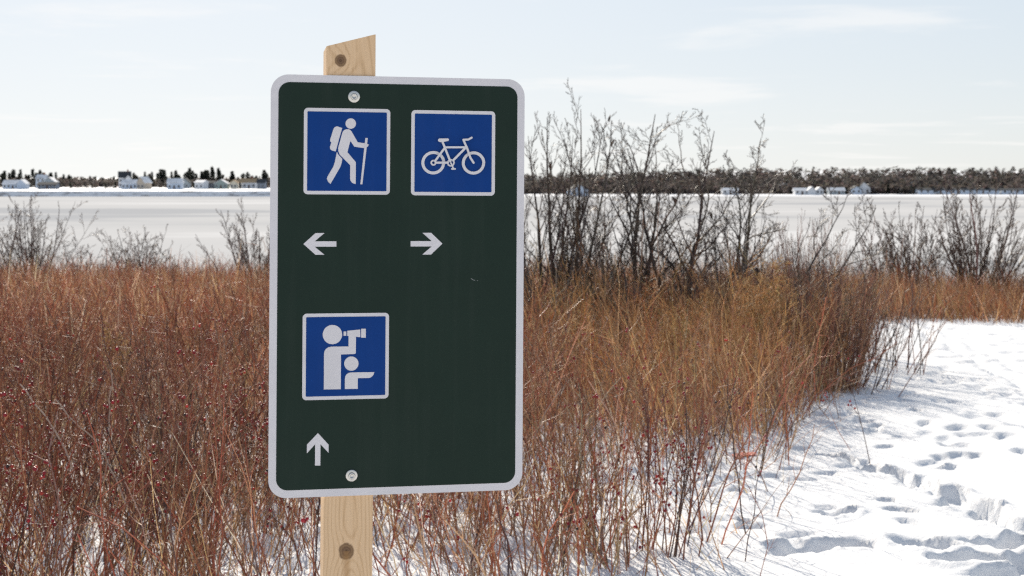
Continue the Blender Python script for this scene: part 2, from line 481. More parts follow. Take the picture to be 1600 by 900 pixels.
def sheeting(name, c, rough=.42, spec=.45):
    m, n, l, b = mat(name, c, rough, spec)
    t = N(n, "ShaderNodeTexCoord")
    a = N(n, "ShaderNodeTexNoise", Scale=9.0, Detail=6.0, Roughness=.7); l.new(t.outputs["Object"], a.inputs["Vector"])
    r = ramp(n, [(.3, tuple(v * .93 for v in c)), (.7, tuple(v * 1.05 for v in c))])
    mps = N(n, "ShaderNodeMapping"); mps.inputs["Scale"].default_value = (34, 1, 2.2)
    st_ = N(n, "ShaderNodeTexNoise", Scale=1.0, Detail=4.0, Roughness=.6); l.new(t.outputs["Object"], mps.inputs[0]); l.new(mps.outputs[0], st_.inputs["Vector"])
    dm = N(n, "ShaderNodeMapRange"); dm.inputs["From Min"].default_value = .5; dm.inputs["From Max"].default_value = .85; dm.inputs["To Max"].default_value = .022
    l.new(st_.outputs["Fac"], dm.inputs["Value"])          # faint dried water streaks
    dmx = N(n, "ShaderNodeMixRGB"); dmx.inputs[2].default_value = (.30, .29, .27, 1)
    l.new(dm.outputs[0], dmx.inputs[0]); l.new(r.outputs[0], dmx.inputs[1])
    l.new(a.outputs["Fac"], r.inputs[0]); l.new(dmx.outputs[0], b.inputs["Base Color"])
    a2 = N(n, "ShaderNodeTexNoise", Scale=14.0, Detail=5.0); l.new(t.outputs["Object"], a2.inputs["Vector"])
    mr = N(n, "ShaderNodeMapRange"); mr.inputs["To Min"].default_value = rough - .08; mr.inputs["To Max"].default_value = rough + .12
    l.new(a2.outputs["Fac"], mr.inputs["Value"]); l.new(mr.outputs[0], b.inputs["Roughness"])
    bp = N(n, "ShaderNodeBump", Strength=.04, Distance=.01); l.new(a2.outputs["Fac"], bp.inputs["Height"]); l.new(bp.outputs[0], b.inputs["Normal"])
    return m
WHITE = sheeting("white_sheeting", (.66, .63, .645), .5, .2)
GREEN = sheeting("green_sheeting", (.009, .0225, .0155), .5, .18)
BLUE = sheeting("blue_sheeting", (.0006, .038, .195), .5, .15)
STEEL = mat("bolt_steel", (.62, .6, .56), .32, .5, 1.0)[0]
ALU = mat("aluminium_edge", (.6, .6, .6), .4, .5, 1.0)[0]

def rrect(x0, x1, z0, z1, r, seg=10):
    pts = []
    for cx, cz, a0 in ((x1 - r, z0 + r, -90), (x1 - r, z1 - r, 0), (x0 + r, z1 - r, 90), (x0 + r, z0 + r, 180)):
        for i in range(seg + 1):
            a = R(a0 + 90 * i / seg); pts.append((cx + r * math.cos(a), cz + r * math.sin(a)))
    return pts
def sheet(name, pts, y, m, parent, thick=0.0):
    """flat outline in the plate's plane (x right, z up) facing -y"""
    bm = bmesh.new()
    polys = pts if isinstance(pts[0], list) else [pts]
    for k, pl in enumerate(polys):
        yy = y - .00004 * k
        vs_ = [bm.verts.new((p[0], yy, p[1])) for p in pl]
        f = bm.faces.new(vs_)
        if f.calc_center_median() is not None and f.normal.length == 0: f.normal_update()
        f.normal_update()
        if f.normal.y > 0: f.normal_flip()
        if thick:
            bv = [bm.verts.new((p[0], yy + thick, p[1])) for p in pl]
            fb = bm.faces.new(list(reversed(bv)))
            nn = len(pl)
            for i in range(nn):
                bm.faces.new((vs_[i], bv[i], bv[(i + 1) % nn], vs_[(i + 1) % nn]))
        else:
            bmesh.ops.triangulate(bm, faces=[f])
    if thick: bmesh.ops.recalc_face_normals(bm, faces=bm.faces)
    me = bpy.data.meshes.new(name); bm.to_mesh(me); bm.free()
    me.materials.append(m)
    return link(name, me, parent)
def circle(cx, cz, r, k=32): return [(cx + r * math.cos(2 * math.pi * i / k), cz + r * math.sin(2 * math.pi * i / k)) for i in range(k)]
def ringquads(cx, cz, r0, r1, k=40):
    o = []
    for i in range(k):
        a, b_ = 2 * math.pi * i / k, 2 * math.pi * (i + 1) / k
        o.append([(cx + r0 * math.cos(a), cz + r0 * math.sin(a)), (cx + r1 * math.cos(a), cz + r1 * math.sin(a)),
                  (cx + r1 * math.cos(b_), cz + r1 * math.sin(b_)), (cx + r0 * math.cos(b_), cz + r0 * math.sin(b_))])
    return o
def stroke(a, b_, w):
    d = math.hypot(b_[0] - a[0], b_[1] - a[1]); ux, uy = (b_[0] - a[0]) / d, (b_[1] - a[1]) / d
    h = w / 2; t0 = math.atan2(uy, ux)
    p = [(b_[0] + h * math.cos(t0 - math.pi / 2 + math.pi * i / 8), b_[1] + h * math.sin(t0 - math.pi / 2 + math.pi * i / 8)) for i in range(9)]
    p += [(a[0] + h * math.cos(t0 + math.pi / 2 + math.pi * i / 8), a[1] + h * math.sin(t0 + math.pi / 2 + math.pi * i / 8)) for i in range(9)]
    return p

yaw, roll = R(11.27), R(.36)
sign = empty("trail_sign", (-.294 - math.sin(roll) * 1.5 * .98, 2.578, float(-.077)), (0, roll, yaw))
tag(sign, "dark green trail sign with blue hiker, bicycle and viewpoint pictograms on a wooden post", "sign")
# post: 89 mm square, eased edges, top sawn at a slant
bm = bmesh.new()
h = .0445; e_ = .003; y0 = .0035
prof = [(-h + e_, y0), (h - e_, y0), (h, y0 + e_), (h, y0 + 2 * h - e_), (h - e_, y0 + 2 * h), (-h + e_, y0 + 2 * h), (-h, y0 + 2 * h - e_), (-h, y0 + e_)]
lo = [bm.verts.new((x, y, -.45)) for x, y in prof]
hi = [bm.verts.new((x, y, 1.946 + x * .27 - (y - y0) * .03)) for x, y in prof]
bm.faces.new(list(reversed(lo))); bm.faces.new(hi)
for i in range(8): bm.faces.new((lo[i], lo[(i + 1) % 8], hi[(i + 1) % 8], hi[i]))
bm_obj("post", bm, WOOD, sign)
xl, xr, zt, zb = -.1438, SW - .1438, 1.881, 1.881 - SH
plate = sheet("sign_plate", rrect(xl, xr, zb, zt, .032), 0.0, WHITE, sign, .0028)
bw = .0137
sheet("green_field", rrect(xl + bw, xr - bw, zb + bw, zt - bw, .0205), -.0004, GREEN, plate)
# thin joints of the border strips
def panel(u0, v0, name, label, polys):
    s_ = .156
    p = sheet("pictogram_panel", rrect(u0, u0 + s_, v0 - s_, v0, .0075), -.0009, WHITE, sign, .0004)
    p["label"] = label
    sheet("blue_field", rrect(u0 + .0063, u0 + s_ - .0063, v0 - s_ + .0063, v0 - .0063, .0016, 5), -.0012, BLUE, p)
    conv = [[(u0 + a * s_, v0 - b_ * s_) for a, b_ in pl] for pl in polys]
    sheet(name, conv, -.0015, WHITE, p)
def norm(c):                              # crop corners -> 0..1 panel coordinates
    xL, xR, tL, tR, bL, bR = c
    def f(p):
        u = (p[0] - xL) / (xR - xL); t_ = tL + (tR - tL) * u; b_ = bL + (bR - bL) * u
        return (u, (p[1] - t_) / (b_ - t_))
    return f
f_ = norm((18, 858, 18, 35, 866, 873))
hk = [circle(471, 175, 51),
      [(388, 218), (340, 202), (325, 204), (310, 215), (302, 232), (272, 330), (273, 350), (283, 358), (270, 405), (272, 420), (280, 432), (295, 440), (326, 447)],
      [(388, 270), (396, 250), (410, 237), (430, 230), (450, 230), (466, 238), (478, 250), (540, 358), (612, 369), (648, 380), (640, 400), (605, 416), (508, 402),
       (468, 345), (440, 455), (523, 553), (523, 767), (500, 761), (483, 750), (472, 733), (468, 712), (468, 583), (365, 478), (352, 445), (350, 415)],
      [(338, 450), (352, 478), (390, 520), (385, 560), (372, 600), (278, 765), (258, 748), (246, 725), (243, 710), (250, 690), (305, 595), (318, 555)],
      [(614, 316), (638, 318), (588, 770), (568, 770)]]
panel(-.0846, 1.8215, "hiker_symbol", "blue square with a white hiker carrying a backpack and stick", [[f_(p) for p in pl] for pl in hk])
f_ = norm((22, 851, 20, 35, 873, 881))
bk = ringquads(238, 548, 88, 117) + ringquads(634, 552, 87, 116) + ringquads(238, 548, 14, 30, 24) + ringquads(408, 550, 23, 38, 28)
bk += [stroke((322, 335), (402, 535), 21), stroke((350, 395), (552, 395), 20), stroke((555, 397), (432, 524), 22), stroke((258, 548), (378, 548), 21),
       stroke((345, 402), (252, 532), 21), stroke((530, 322), (566, 402), 21), stroke((566, 402), (600, 500), 21), stroke((600, 500), (632, 550), 21),
       stroke((530, 320), (578, 318), 20), stroke((578, 318), (611, 299), 20), stroke((408, 552), (432, 604), 15), stroke((417, 611), (450, 611), 16),
       [(278, 325), (283, 313), (294, 307), (375, 306), (386, 312), (388, 321), (380, 331), (325, 343), (300, 343), (285, 337)]]
panel(.1101, 1.8207, "bicycle_symbol", "blue square with a white bicycle", [[f_(p) for p in pl] for pl in bk])
f_ = norm((18, 875, 18, 10, 880, 862))
bn = [circle(312, 226, 96, 40),
      [(230, 772), (230, 410), (236, 388), (250, 368), (270, 353), (300, 346), (472, 344), (472, 240), (458, 238), (460, 188), (588, 176), (588, 252), (545, 248), (545, 406), (542, 415), (533, 420), (398, 424), (398, 770)],
      [(422, 196), (449, 196), (449, 238), (422, 238)], [(596, 168), (643, 168), (643, 258), (596, 256)],
      circle(501, 515, 71, 36),
      [(438, 768), (438, 660), (443, 638), (455, 620), (475, 607), (500, 603), (730, 600), (724, 622), (710, 642), (692, 654), (675, 658), (566, 660), (566, 766)]]
panel(-.0846, 1.4503, "viewpoint_symbol", "blue square with a white figure looking through binoculars beside a child", [[f_(p) for p in pl] for pl in bn])
for pts in ([(-.0842, 1.576), (-.0625, 1.5956), (-.0464, 1.5957), (-.064, 1.5807), (-.025, 1.5807), (-.025, 1.571), (-.064, 1.571), (-.0464, 1.5564), (-.0625, 1.5564)],
            [(.1688, 1.5762), (.1478, 1.5961), (.1317, 1.5961), (.149, 1.5809), (.1101, 1.5809), (.1101, 1.5711), (.149, 1.5711), (.1317, 1.5562), (.1478, 1.5562)],
            [(-.056, 1.2345), (-.0367, 1.2131), (-.0367, 1.1983), (-.0513, 1.2142), (-.0513, 1.1757), (-.0609, 1.176), (-.0609, 1.2145), (-.0756, 1.1983), (-.0756, 1.2141)]):
    sheet("arrow", pts, -.0009, WHITE, sign)
def lathe(prof_, k, cx, cz):
    """profile of (radius, y) turned round an axis along y"""
    bm = bmesh.new(); rows = []
    for r_, y in prof_:
        rows.append([bm.verts.new((cx + r_ * math.cos(2 * math.pi * i / k), y, cz + r_ * math.sin(2 * math.pi * i / k))) for i in range(k)])
    for a, b_ in zip(rows[:-1], rows[1:]):
        for i in range(k): bm.faces.new((a[i], a[(i + 1) % k], b_[(i + 1) % k], b_[i]))
    bm.faces.new(rows[-1])
    return bm
for cz in (1.843, 1.1559):
    wsh = bm_obj("washer", lathe([(.0108, -.0005), (.0108, -.0022), (.0098, -.0027), (.006, -.0029)], 36, .0051, cz), STEEL, sign, True)
    bm = lathe([(.0062, -.0028), (.0062, -.0058), (.0052, -.0068), (.0036, -.0071), (.0034, -.0055), (.0005, -.0055)], 6 * 6, .0051, cz)
    bm_obj("bolt_head", bm, STEEL, wsh, True)
# small scratches
sheet("scratch", [stroke((.2225, 1.5115), (.2262, 1.5098), .0007), stroke((.2268, 1.5092), (.2300, 1.5085), .0006), stroke((.2335, 1.508), (.2352, 1.5078), .0005)], -.0007,
      mat("scratch", (.35, .36, .35), .6)[0], plate)

# ------------------------------------------------------------------ plant materials (colour comes per stem)
def stem_mat(name, trans=0.0, rough=.6, spec=.3):
    m, n, l, b = mat(name, (.2, .1, .06), rough, spec)
    a = N(n, "ShaderNodeVertexColor"); a.layer_name = "Col"
    l.new(a.outputs["Color"], b.inputs["Base Color"])
    if trans:
        tr = N(n, "ShaderNodeBsdfTranslucent"); l.new(a.outputs["Color"], tr.inputs["Color"])
        ms = N(n, "ShaderNodeMixShader"); ms.inputs[0].default_value = trans
        o = n["Material Output"]
        l.new(b.outputs[0], ms.inputs[1]); l.new(tr.outputs[0], ms.inputs[2]); l.new(ms.outputs[0], o.inputs["Surface"])
    return m
STEM = stem_mat("woody_stem", 0.0, .5, .4)
GRASS = stem_mat("dry_grass", .45, .6, .3)
LEAF = stem_mat("dead_leaf", .3, .7, .2)
HIP = stem_mat("rose_hip", 0.0, .45, .35)

def pick_colors(n, pal, w, jit=.28):
    pal = np.array(pal); c = pal[rng.choice(len(pal), n, p=np.array(w) / sum(w))]
    return np.clip(c * np.exp(rng.normal(0, jit, (n, 1))) * np.exp(rng.normal(0, .06, (n, 3))), .01, .9)

RED, BRN, TAN, GRY, DRK, PALE = (.27, .088, .042), (.245, .128, .066), (.43, .275, .145), (.27, .20, .15), (.075, .042, .034), (.62, .49, .36)

def scatter(y0, y1, per_m2, dens):
    """random points in the widened view wedge between two distances"""
    hw = lambda y: .375 * y + 1.3
    area = (hw(y0) + hw(y1)) * (y1 - y0)
    n = int(area * per_m2)
    y = y0 + (y1 - y0) * rng.random(n * 2); x = (rng.random(n * 2) * 2 - 1) * hw(y1)
    k = np.abs(x) < hw(y); x, y = x[k][:n], y[k][:n]
    k = rng.random(len(x)) < dens(x, y)
    return x[k], y[k]

def density_rose(x, y):
    m = veg_mask(x, y)
    cl = np.clip((fbm(x * 1.3 + 5, y * 1.3, 3) - .30) / .25, .25, 1)
    near = np.where(y < 9.5, np.where(x < -.9, .95, .85), 1.0)
    cl = np.where(y > 12, np.maximum(cl, .6), cl); cl = np.where(x < -.9, np.maximum(cl, .5), cl)
    snowpatch = np.exp(-(((x - 1.35) / .55) ** 2 + ((y - 9.2) / 1.2) ** 2))
    start = np.clip((y - (np.where(x < -.75, 4.4, 5.5) + .4 * np.sin(x * 2))) / .5, 0, 1)
    return m * cl * near * start * (1 - .85 * snowpatch) * (y < bank_edge(x) + 3)

def stems(g, hipg, x, y, hmean, hsd, rad, K, nb, ntw, pal, w, wob=.10, lean=.16, hip=0.0, sides=3, up=.10, bl=.42, ang=40, bk=3):
    n = len(x)
    if not n: return
    base = np.stack([x, y, ground(x, y) - .03], 1)
    h = np.clip(rng.normal(hmean, hsd, n), .25, 2.2) * (.62 + .85 * fbm(x * .75 + 21, y * .5, 2))
    d = np.stack([rng.normal(0, lean, n) + 1.1 * (fbm(x * 2.1, y * 2.1 + 50, 2) - .38), rng.normal(0, lean, n), np.ones(n)], 1)
    P = paths(base, d, h, K, wob * 1.35, up * .3)
    r0 = rad * np.exp(rng.normal(0, .22, n))
    Rd = r0[:, None] * np.linspace(1, .45, K)[None]
    c = pick_colors(n, pal, w)
    pt = np.clip((fbm(x * .9 + 70, y * .45, 2) - .375) * 4.0, -.12, .5)[:, None]
    c = c * (1 + .7 * np.clip((fbm(x * .6 + 11, y * .35 + 5, 2) - .375) * 3, -.5, .5))[:, None]
    c = c * (1 + np.array([.10, -.12, -.14]) / (1 + np.exp((x + .1) / .4))[:, None])
    c = np.clip(c * (1 + pt * np.array([.1, -.22, -.3])), .01, .9)
    g.tubes(P, Rd, sides, c)
    if nb:
        B, Br = spawn(P, Rd, nb, .25, .97, ang, bl, 3 if ntw else bk, .16, up, .62, .35)
        cb = np.repeat(c, nb, 0) * rng.uniform(.85, 1.15, (n * nb, 1))
        g.tubes(B, Br, 3, cb)
        tips, tdir = B[:, -1], unit(B[:, -1] - B[:, -2])
        if ntw:
            Tw, Tr = spawn(B, Br, ntw, .3, .95, 42, .45, 2, .1, .05, .7, .4)
            g.tubes(Tw, Tr, 3, np.repeat(cb, ntw, 0))
            tips = np.concatenate([tips, Tw[:, -1]])
        if hipg is not None and hip > 0:
            patch = fbm(tips[:, 0] * 2.6 + 9, tips[:, 1] * 2.6, 2) - .03
            k = rng.random(len(tips)) < hip * np.clip((patch - .38) / .10, .02, 2.4) * np.where(tips[:, 0] < -.6, np.where(tips[:, 1] < 9.5, 2.0, 1.0), .8)
            ck = np.repeat(tips[k], 3, 0); ck = ck[rng.random(len(ck)) < .5]
            hipg.append(ck + rng.normal(0, .011, ck.shape))

ICO = None
def balls(g, C, rad, pal, w):
    global ICO
    if ICO is None:
        bm = bmesh.new(); bmesh.ops.create_icosphere(bm, subdivisions=1, radius=1)
        ICO = (np.array([v.co[:] for v in bm.verts]), np.array([[v.index for v in f.verts] for f in bm.faces])); bm.free()
    V, T = ICO; n = len(C)
    r = rad * rng.uniform(.75, 1.2, n)
    VV = C[:, None] + V[None] * r[:, None, None] * np.array([1, 1, 1.15])
    TT = T[None] + (np.arange(n) * len(V))[:, None, None]
    c = pick_colors(n, pal, w, .25)
    g.add(VV.reshape(-1, 3), T=TT.reshape(-1, 3), col=np.repeat(c, len(V), 0))

# ------------------------------------------------------------------ the thicket (ground cover)
tri = {}
rose = Geo(); hips = []
ROSEP = [RED, BRN, TAN, GRY, DRK]
x, y = scatter(4.2, 8.5, 128, density_rose)
stems(rose, hips, x, y, .80, .20, .0040, 7, 5, 3, ROSEP, [5, 4.5, 2.4, 1.0, 1.6], .12, .20, .09)
x, y = scatter(8.5, 13, 112, density_rose)
stems(rose, hips, x, y, .82, .20, .0042, 6, 5, 2, ROSEP, [5, 4.5, 2.6, 1.0, 1.4], .13, .24, .09, ang=46)
x, y = scatter(13, 21, 78, density_rose)
stems(rose, hips, x, y, .84, .20, .0050, 4, 5, 0, ROSEP, [5, 5, 2.0, 1, 1.2], .2, .3, .03, ang=55, bk=2)
x, y = scatter(21, 42, 33, density_rose)
stems(rose, None, x, y, .80, .20, .0065, 3, 3, 0, ROSEP, [5, 5, 2.0, .8, 1.0], .25, .35, 0, 3, .1, .55, ang=60, bk=2)
ro = link("rose_thicket", rose.mesh("rose_thicket", STEM))
tag(ro, "tangled reddish brown leafless rose stems covering the snowy field", "thicket", kind="stuff")
hg = Geo()
balls(hg, np.concatenate(hips) - np.array([0, 0, .004]), .0072, [(.28, .012, .02), (.20, .01, .015), (.36, .03, .02), (.03, .015, .015)], [4, 4, 2, .5])
ho = link("rose_hip", hg.mesh("rose_hip", HIP), ro); ho["kind"] = "stuff"
tri['rose'] = rose.tris(); tri['hips'] = hg.tris()

# dry grass and weed stalks between the roses
def blades(g, x, y, hmean, hsd, wid, K, pal, w, lean=(-.25, 0.0), lsd=.18, droop=.25, wob=.07):
    n = len(x)
    base = np.stack([x, y, ground(x, y) - .02], 1)
    h = np.clip(rng.normal(hmean, hsd, n), .15, 1.9)
    d = np.stack([rng.normal(lean[0], lsd, n), rng.normal(lean[1], lsd, n), np.ones(n)], 1)
    P = paths(base, d, h, K, wob, 0, droop)
    a = rng.random(n) * np.pi
    side = np.stack([np.cos(a), np.sin(a) * .6, np.zeros(n)], 1) * (wid * np.exp(rng.normal(0, .25, n)))[:, None]
    tp = np.linspace(1, .15, K)[None, :, None]
    V = np.stack([P - side[:, None] * tp, P + side[:, None] * tp], 2)      # n,K,2,3
    i = (np.arange(n) * K * 2)[:, None]; j = (np.arange(K - 1) * 2)[None]
    Qd = np.stack([i + j, i + j + 1, i + j + 3, i + j + 2], -1).reshape(-1, 4)
    c = pick_colors(n, pal, w)
    g.add(V.reshape(-1, 3), Q=Qd, col=np.repeat(c, K * 2, 0))
    return P
GOLD, STRAW, RUST = (.40, .22, .095), (.50, .345, .19), (.24, .115, .055)
gr = Geo()
def dens_grass(x, y): return density_rose(x, y) * np.clip((fbm(x * .8 + 30, y * .8, 3) - .33) / .2, .1, 1)
x, y = scatter(5, 14, 90, dens_grass)
blades(gr, x, y, .55, .2, .0022, 5, [TAN, STRAW, RUST, PALE], [4, 3, 3, 1], (-.08, 0), .3)
x, y = scatter(14, 42, 34, dens_grass)
blades(gr, x, y, .78, .2, .0050, 4, [TAN, BRN, RUST, RED, PALE], [2.5, 3, 4, 3, .7], (-.12, 0), .38)
# low tangle of broken twigs and grass over the snow
def dens_tangle(x, y):
    left = 1 / (1 + np.exp((x + 1.0 + .12 * (y - 6)) / .22))
    return density_rose(x, y) * np.maximum(left, np.where(y > 9.5, .75, .26))
x, y = scatter(4.2, 9, 420, dens_tangle)
blades(gr, x, y, .42, .18, .0034, 4, [TAN, BRN, RUST, PALE, GRY], [4, 3, 3, 1.2, 1], (0, 0), .75, .35)
x, y = scatter(9, 15, 210, dens_tangle)
blades(gr, x, y, .5, .2, .0032, 4, [TAN, BRN, RUST, PALE, RED], [4, 3, 3, 1.0, 2], (0, 0), .7, .3)
x, y = scatter(15, 42, 70, dens_tangle)
blades(gr, x, y, .72, .22, .0055, 3, [TAN, BRN, RUST, PALE, RED], [4, 3, 3, 1.2, 2], (0, 0), .6, .3)
# litter of broken pale stalks
x, y = scatter(5.2, 16, 9, density_rose)
P = blades(gr, x, y, .7, .25, .0030, 4, [PALE, STRAW], [3, 2], (0, 0), .75, .0)
x, y = scatter(14, 34, 5, density_rose)
blades(gr, x, y, .8, .2, .0050, 4, [PALE, STRAW, TAN], [3, 2, 2], (-.1, 0), .5, .1)
# far strip beyond the path
def dens_strip(x, y):
    return (x > 4.0) * veg_mask(x, y) * (y < bank_edge(x) + 1.5) * (y > 20)
x, y = scatter(24, 34, 150, dens_strip)
blades(gr, x, y, .66, .16, .0062, 3, [BRN, (.20, .12, .08), RUST, TAN, RED], [4, 3, 2, 2, 2], (-.1, 0), .38)
go = link("dry_grass", gr.mesh("dry_grass", GRASS))
tag(go, "brown dry grass and weed stalks mixed through the thicket", "grass", kind="stuff")
tri['grass'] = gr.tris()

# tall golden grass stand beside the path
rng = np.random.default_rng(21)
tg = Geo()
def dens_gold(x, y):
    e = edge_x(y)
    a = np.exp(-((x - (e - .75)) / .62) ** 2) * (y > 9.9) * (y < 15.5)
    b_ = .55 * np.exp(-((x - (e - 2.2)) / 1.3) ** 2) * (y > 11.5) * (y < 18)
    c = .75 * np.clip(1.0 - (e - x) / 3.0, 0, 1) * (x < e) * (y > 12) * (y < 16)
    return np.clip(np.maximum(np.maximum(a, b_), c), 0, 1) * (x < e + .05) * np.clip((y - 9.4 - .6 * np.sin(x * 5)) / 1.2, .12, 1)
x, y = scatter(9.6, 18, 250, dens_gold)
P = blades(tg, x, y, .90, .30, .0027, 6, [GOLD, STRAW, RUST, BRN, RED], [5.5, 3.6, 3.5, 2, .8], (-.20, 0), .26, .26, .11)
# feathery seed heads on the taller ones
k = rng.random(len(P)) < .45
T0 = P[k][:, -3:]
S, Sr = spawn(T0, np.full(T0.shape[:2], .0014), 9, .1, 1.0, 34, .5, 2, .1, 0, .9)
tg.tubes(S, Sr * 1.5, 3, np.repeat(pick_colors(len(T0), [GOLD, STRAW, (.48, .30, .14)], [3, 2, 2]), 9, 0))
to = link("tall_grass", tg.mesh("tall_grass", GRASS))
tag(to, "tall golden dry grass leaning over the edge of the snowy path", "grass", kind="stuff")
tri['tall'] = tg.tris()

# ------------------------------------------------------------------ single plants
def goldenrod(x, y, h, label, plume=.34, lean=(-.05, 0)):
    root = empty("dried_goldenrod", (x, y, float(ground(x, y))))
    tag(root, label, "dry plant", "dried goldenrod plumes above the grass")
    g = Geo()
    P = paths(np.array([[0, 0, -.03]] * 3) + rng.normal(0, .03, (3, 3)) * [1, 1, 0], np.array([[lean[0], lean[1], 1.]] * 3) + rng.normal(0, .08, (3, 3)), h * rng.uniform(.8, 1.0, 3), 8, .03)
    Rd = np.full((3, 1), .004) * np.linspace(1, .5, 8)[None]
    g.tubes(P, Rd, 4, pick_colors(3, [RUST, BRN], [1, 1]))
    link("stem", g.mesh("stem", STEM), root)
    g = Geo()
    T0 = P[:, -4:]
    S, Sr = spawn(T0, Rd[:, -4:], 20, .1, 1.0, 52, plume * 1.25, 4, .14, -.12, .6)
    g.tubes(S, Sr, 3, pick_colors(len(S), [GOLD, STRAW], [1, 1]))
    S2, S2r = spawn(S, Sr, 18, .1, 1.0, 62, .32, 2, .1, .1, 1.1)
    g.tubes(S2, np.maximum(S2r * 3.0, .0026), 3, pick_colors(len(S2), [(.56, .37, .18), (.50, .30, .13), (.60, .45, .26)], [3, 2, 2], .15))
    o = link("plume", g.mesh("plume", GRASS), root); o["kind"] = "stuff"
for x_, d_, h_, lb, pl in ((1188, 13.2, 1.43, "tallest dried goldenrod with broad pale plume above the tall grass", .55),
                       (1215, 13.6, 1.34, "dried goldenrod with loose plume standing nearest the willow shrub", .45),
                       (1132, 13.0, 1.14, "short goldenrod with drooping plume amid the tall golden grass", .4),
                       (898, 13.5, 1.12, "lone goldenrod with upright plume beside the sign's edge", .4),
                       (1060, 12.6, .98, "dried goldenrod with small plume in front of the alders", .35),
                       (185, 11.0, .92, "lone goldenrod with nodding tan plume in the rose field", .3)):
    goldenrod(px(x_, d_), d_, h_, lb, pl)

def bare_tree(name, label, cat, group, x, y, stems_, levels, cols, leaf=0, side=6, sink=.06):
    """stems_: (dx, lean_x, lean_y, height, radius, K, wobble); levels: list of spawn settings"""
    z = float(ground(x, y))
    root = empty(name, (x, y, z)); tag(root, label, cat, group)
    tg_, cg = Geo(), Geo(); P0, R0 = [], []
    for (dx, lx, ly, hh, rr, wob) in stems_:
        P = paths(np.array([[dx, rng.normal(0, .06), -sink]]), np.array([[lx, ly, 1.0]]), np.array([hh * .98]), 12, wob * 1.25, .05)
        Rd = 1.3 * rr * np.linspace(1, .1, 12)[None]
        P0.append(P); R0.append(Rd)
    P, Rd = np.concatenate(P0), np.concatenate(R0)
    tg_.tubes(P, Rd, side, pick_colors(len(P), cols, [1] * len(cols), .12))
    link("trunk", tg_.mesh("trunk", STEM), root)
    tips = []
    for i, (n_, t0, t1, ang, lf, K, wob, up, rf) in enumerate(levels):
        P, Rd = spawn(P, Rd, n_, t0, t1, ang, lf, K, wob, up, rf)
        Rd = np.maximum(Rd, .0026)
        cg.tubes(P, Rd, 4 if i == 0 else 3, pick_colors(len(P), cols, [1] * len(cols), .15))
        tips.append(P[:, -1])
    link("crown", cg.mesh("crown", STEM), root)
    for q in range(leaf):                # curled dead leaves still hanging on
        tp = tips[0][rng.integers(len(tips[0]))]
        g = Geo(); K = 7; s_ = np.linspace(0, 1, K)
        a0 = rng.random() * 6.28; L = rng.uniform(.07, .11)
        c_ = np.stack([np.cos(a0) * L * .5 * np.sin(s_ * 2.3), np.sin(a0) * L * .5 * np.sin(s_ * 2.3), -L * s_], 1)
        wd = .018 * np.sin(np.pi * np.clip(s_ * .96 + .03, 0, 1))
        sd = np.array([-np.sin(a0), np.cos(a0), .4])
        V = np.concatenate([tp + c_ - sd * wd[:, None], tp + c_ + sd * wd[:, None] + np.array([.012 * math.cos(a0), .012 * math.sin(a0), 0])])
        i = np.arange(K - 1); g.add(V, Q=np.stack([i, i + 1, i + 1 + K, i + K], 1), col=(.05, .032, .025))
        link("dead_leaf", g.mesh("dead_leaf", LEAF), root)
    tri[name] = tri.get(name, 0) + tg_.tris() + cg.tris()
    return root

rng = np.random.default_rng(32)
AC = [(.065, .046, .038), (.09, .064, .052), (.05, .036, .03), (.16, .125, .10)]
ALV = [(13, .15, .95, 42, .58, 9, .15, .10, .62), (8, .2, .97, 38, .46, 6, .16, .07, .6), (5, .2, .95, 38, .45, 3, .14, .05, .65)]
G1 = "bare alders between the sign and the path"
bare_tree("bare_alder", "many stemmed bare alder rising right beside the sign's edge", "tree", G1, px(868, 17), 17.0,
          [(-.12, -.08, 0, 2.9, .024, .06), (.0, -.05, 0, 3.1, .030, .05), (.14, .08, 0, 3.2, .028, .05), (.22, .18, 0, 3.1, .022, .06), (.06, .0, .05, 3.0, .024, .06), (-.06, .12, .05, 2.9, .02, .07), (-.2, -.16, 0, 2.5, .02, .08), (.3, .32, 0, 2.6, .018, .08), (-.05, -.24, 0, 1.9, .018, .08)],
          [(11, .2, .95, 27, .46, 8, .12, .10, .58), (7, .2, .96, 32, .46, 5, .14, .08, .6), (4, .2, .95, 34, .45, 3, .13, .06, .65)], AC, 3)
bare_tree("bare_alder", "single trunked bare alder with crooked spreading limbs", "tree", G1, px(992, 17.5), 17.5,
          [(.05, -.02, 0, 3.2, .036, .06), (.1, .12, .05, 2.9, .024, .08), (.2, .3, 0, 2.4, .018, .1), (-.2, -.35, 0, 2.1, .018, .1)], ALV, AC, 4)
bare_tree("bare_alder", "forked bare alder with several rising stems and curled dead leaves", "tree", G1, px(1072, 17), 17.0,
          [(-.1, -.10, 0, 2.8, .030, .09), (.05, .05, 0, 2.95, .032, .07), (.15, .22, 0, 2.6, .024, .08), (-.25, -.4, 0, 2.1, .02, .1)], ALV, AC, 5)
bare_tree("bare_alder", "thin bare alder with long boughs reaching out over the willow", "tree", G1, px(1155, 16.5), 16.5,
          [(.0, .08, 0, 2.8, .026, .05), (.1, 1.1, -.1, 2.5, .022, .05), (-.1, .22, 0, 2.5, .018, .08), (.12, .5, .05, 2.5, .02, .07), (-.15, -.2, 0, 2.4, .018, .08)],
          [(12, .15, .97, 45, .48, 7, .15, .06, .6), (7, .15, .98, 42, .5, 5, .16, .05, .6), (5, .2, .98, 42, .5, 3, .15, .04, .65)], AC, 4)
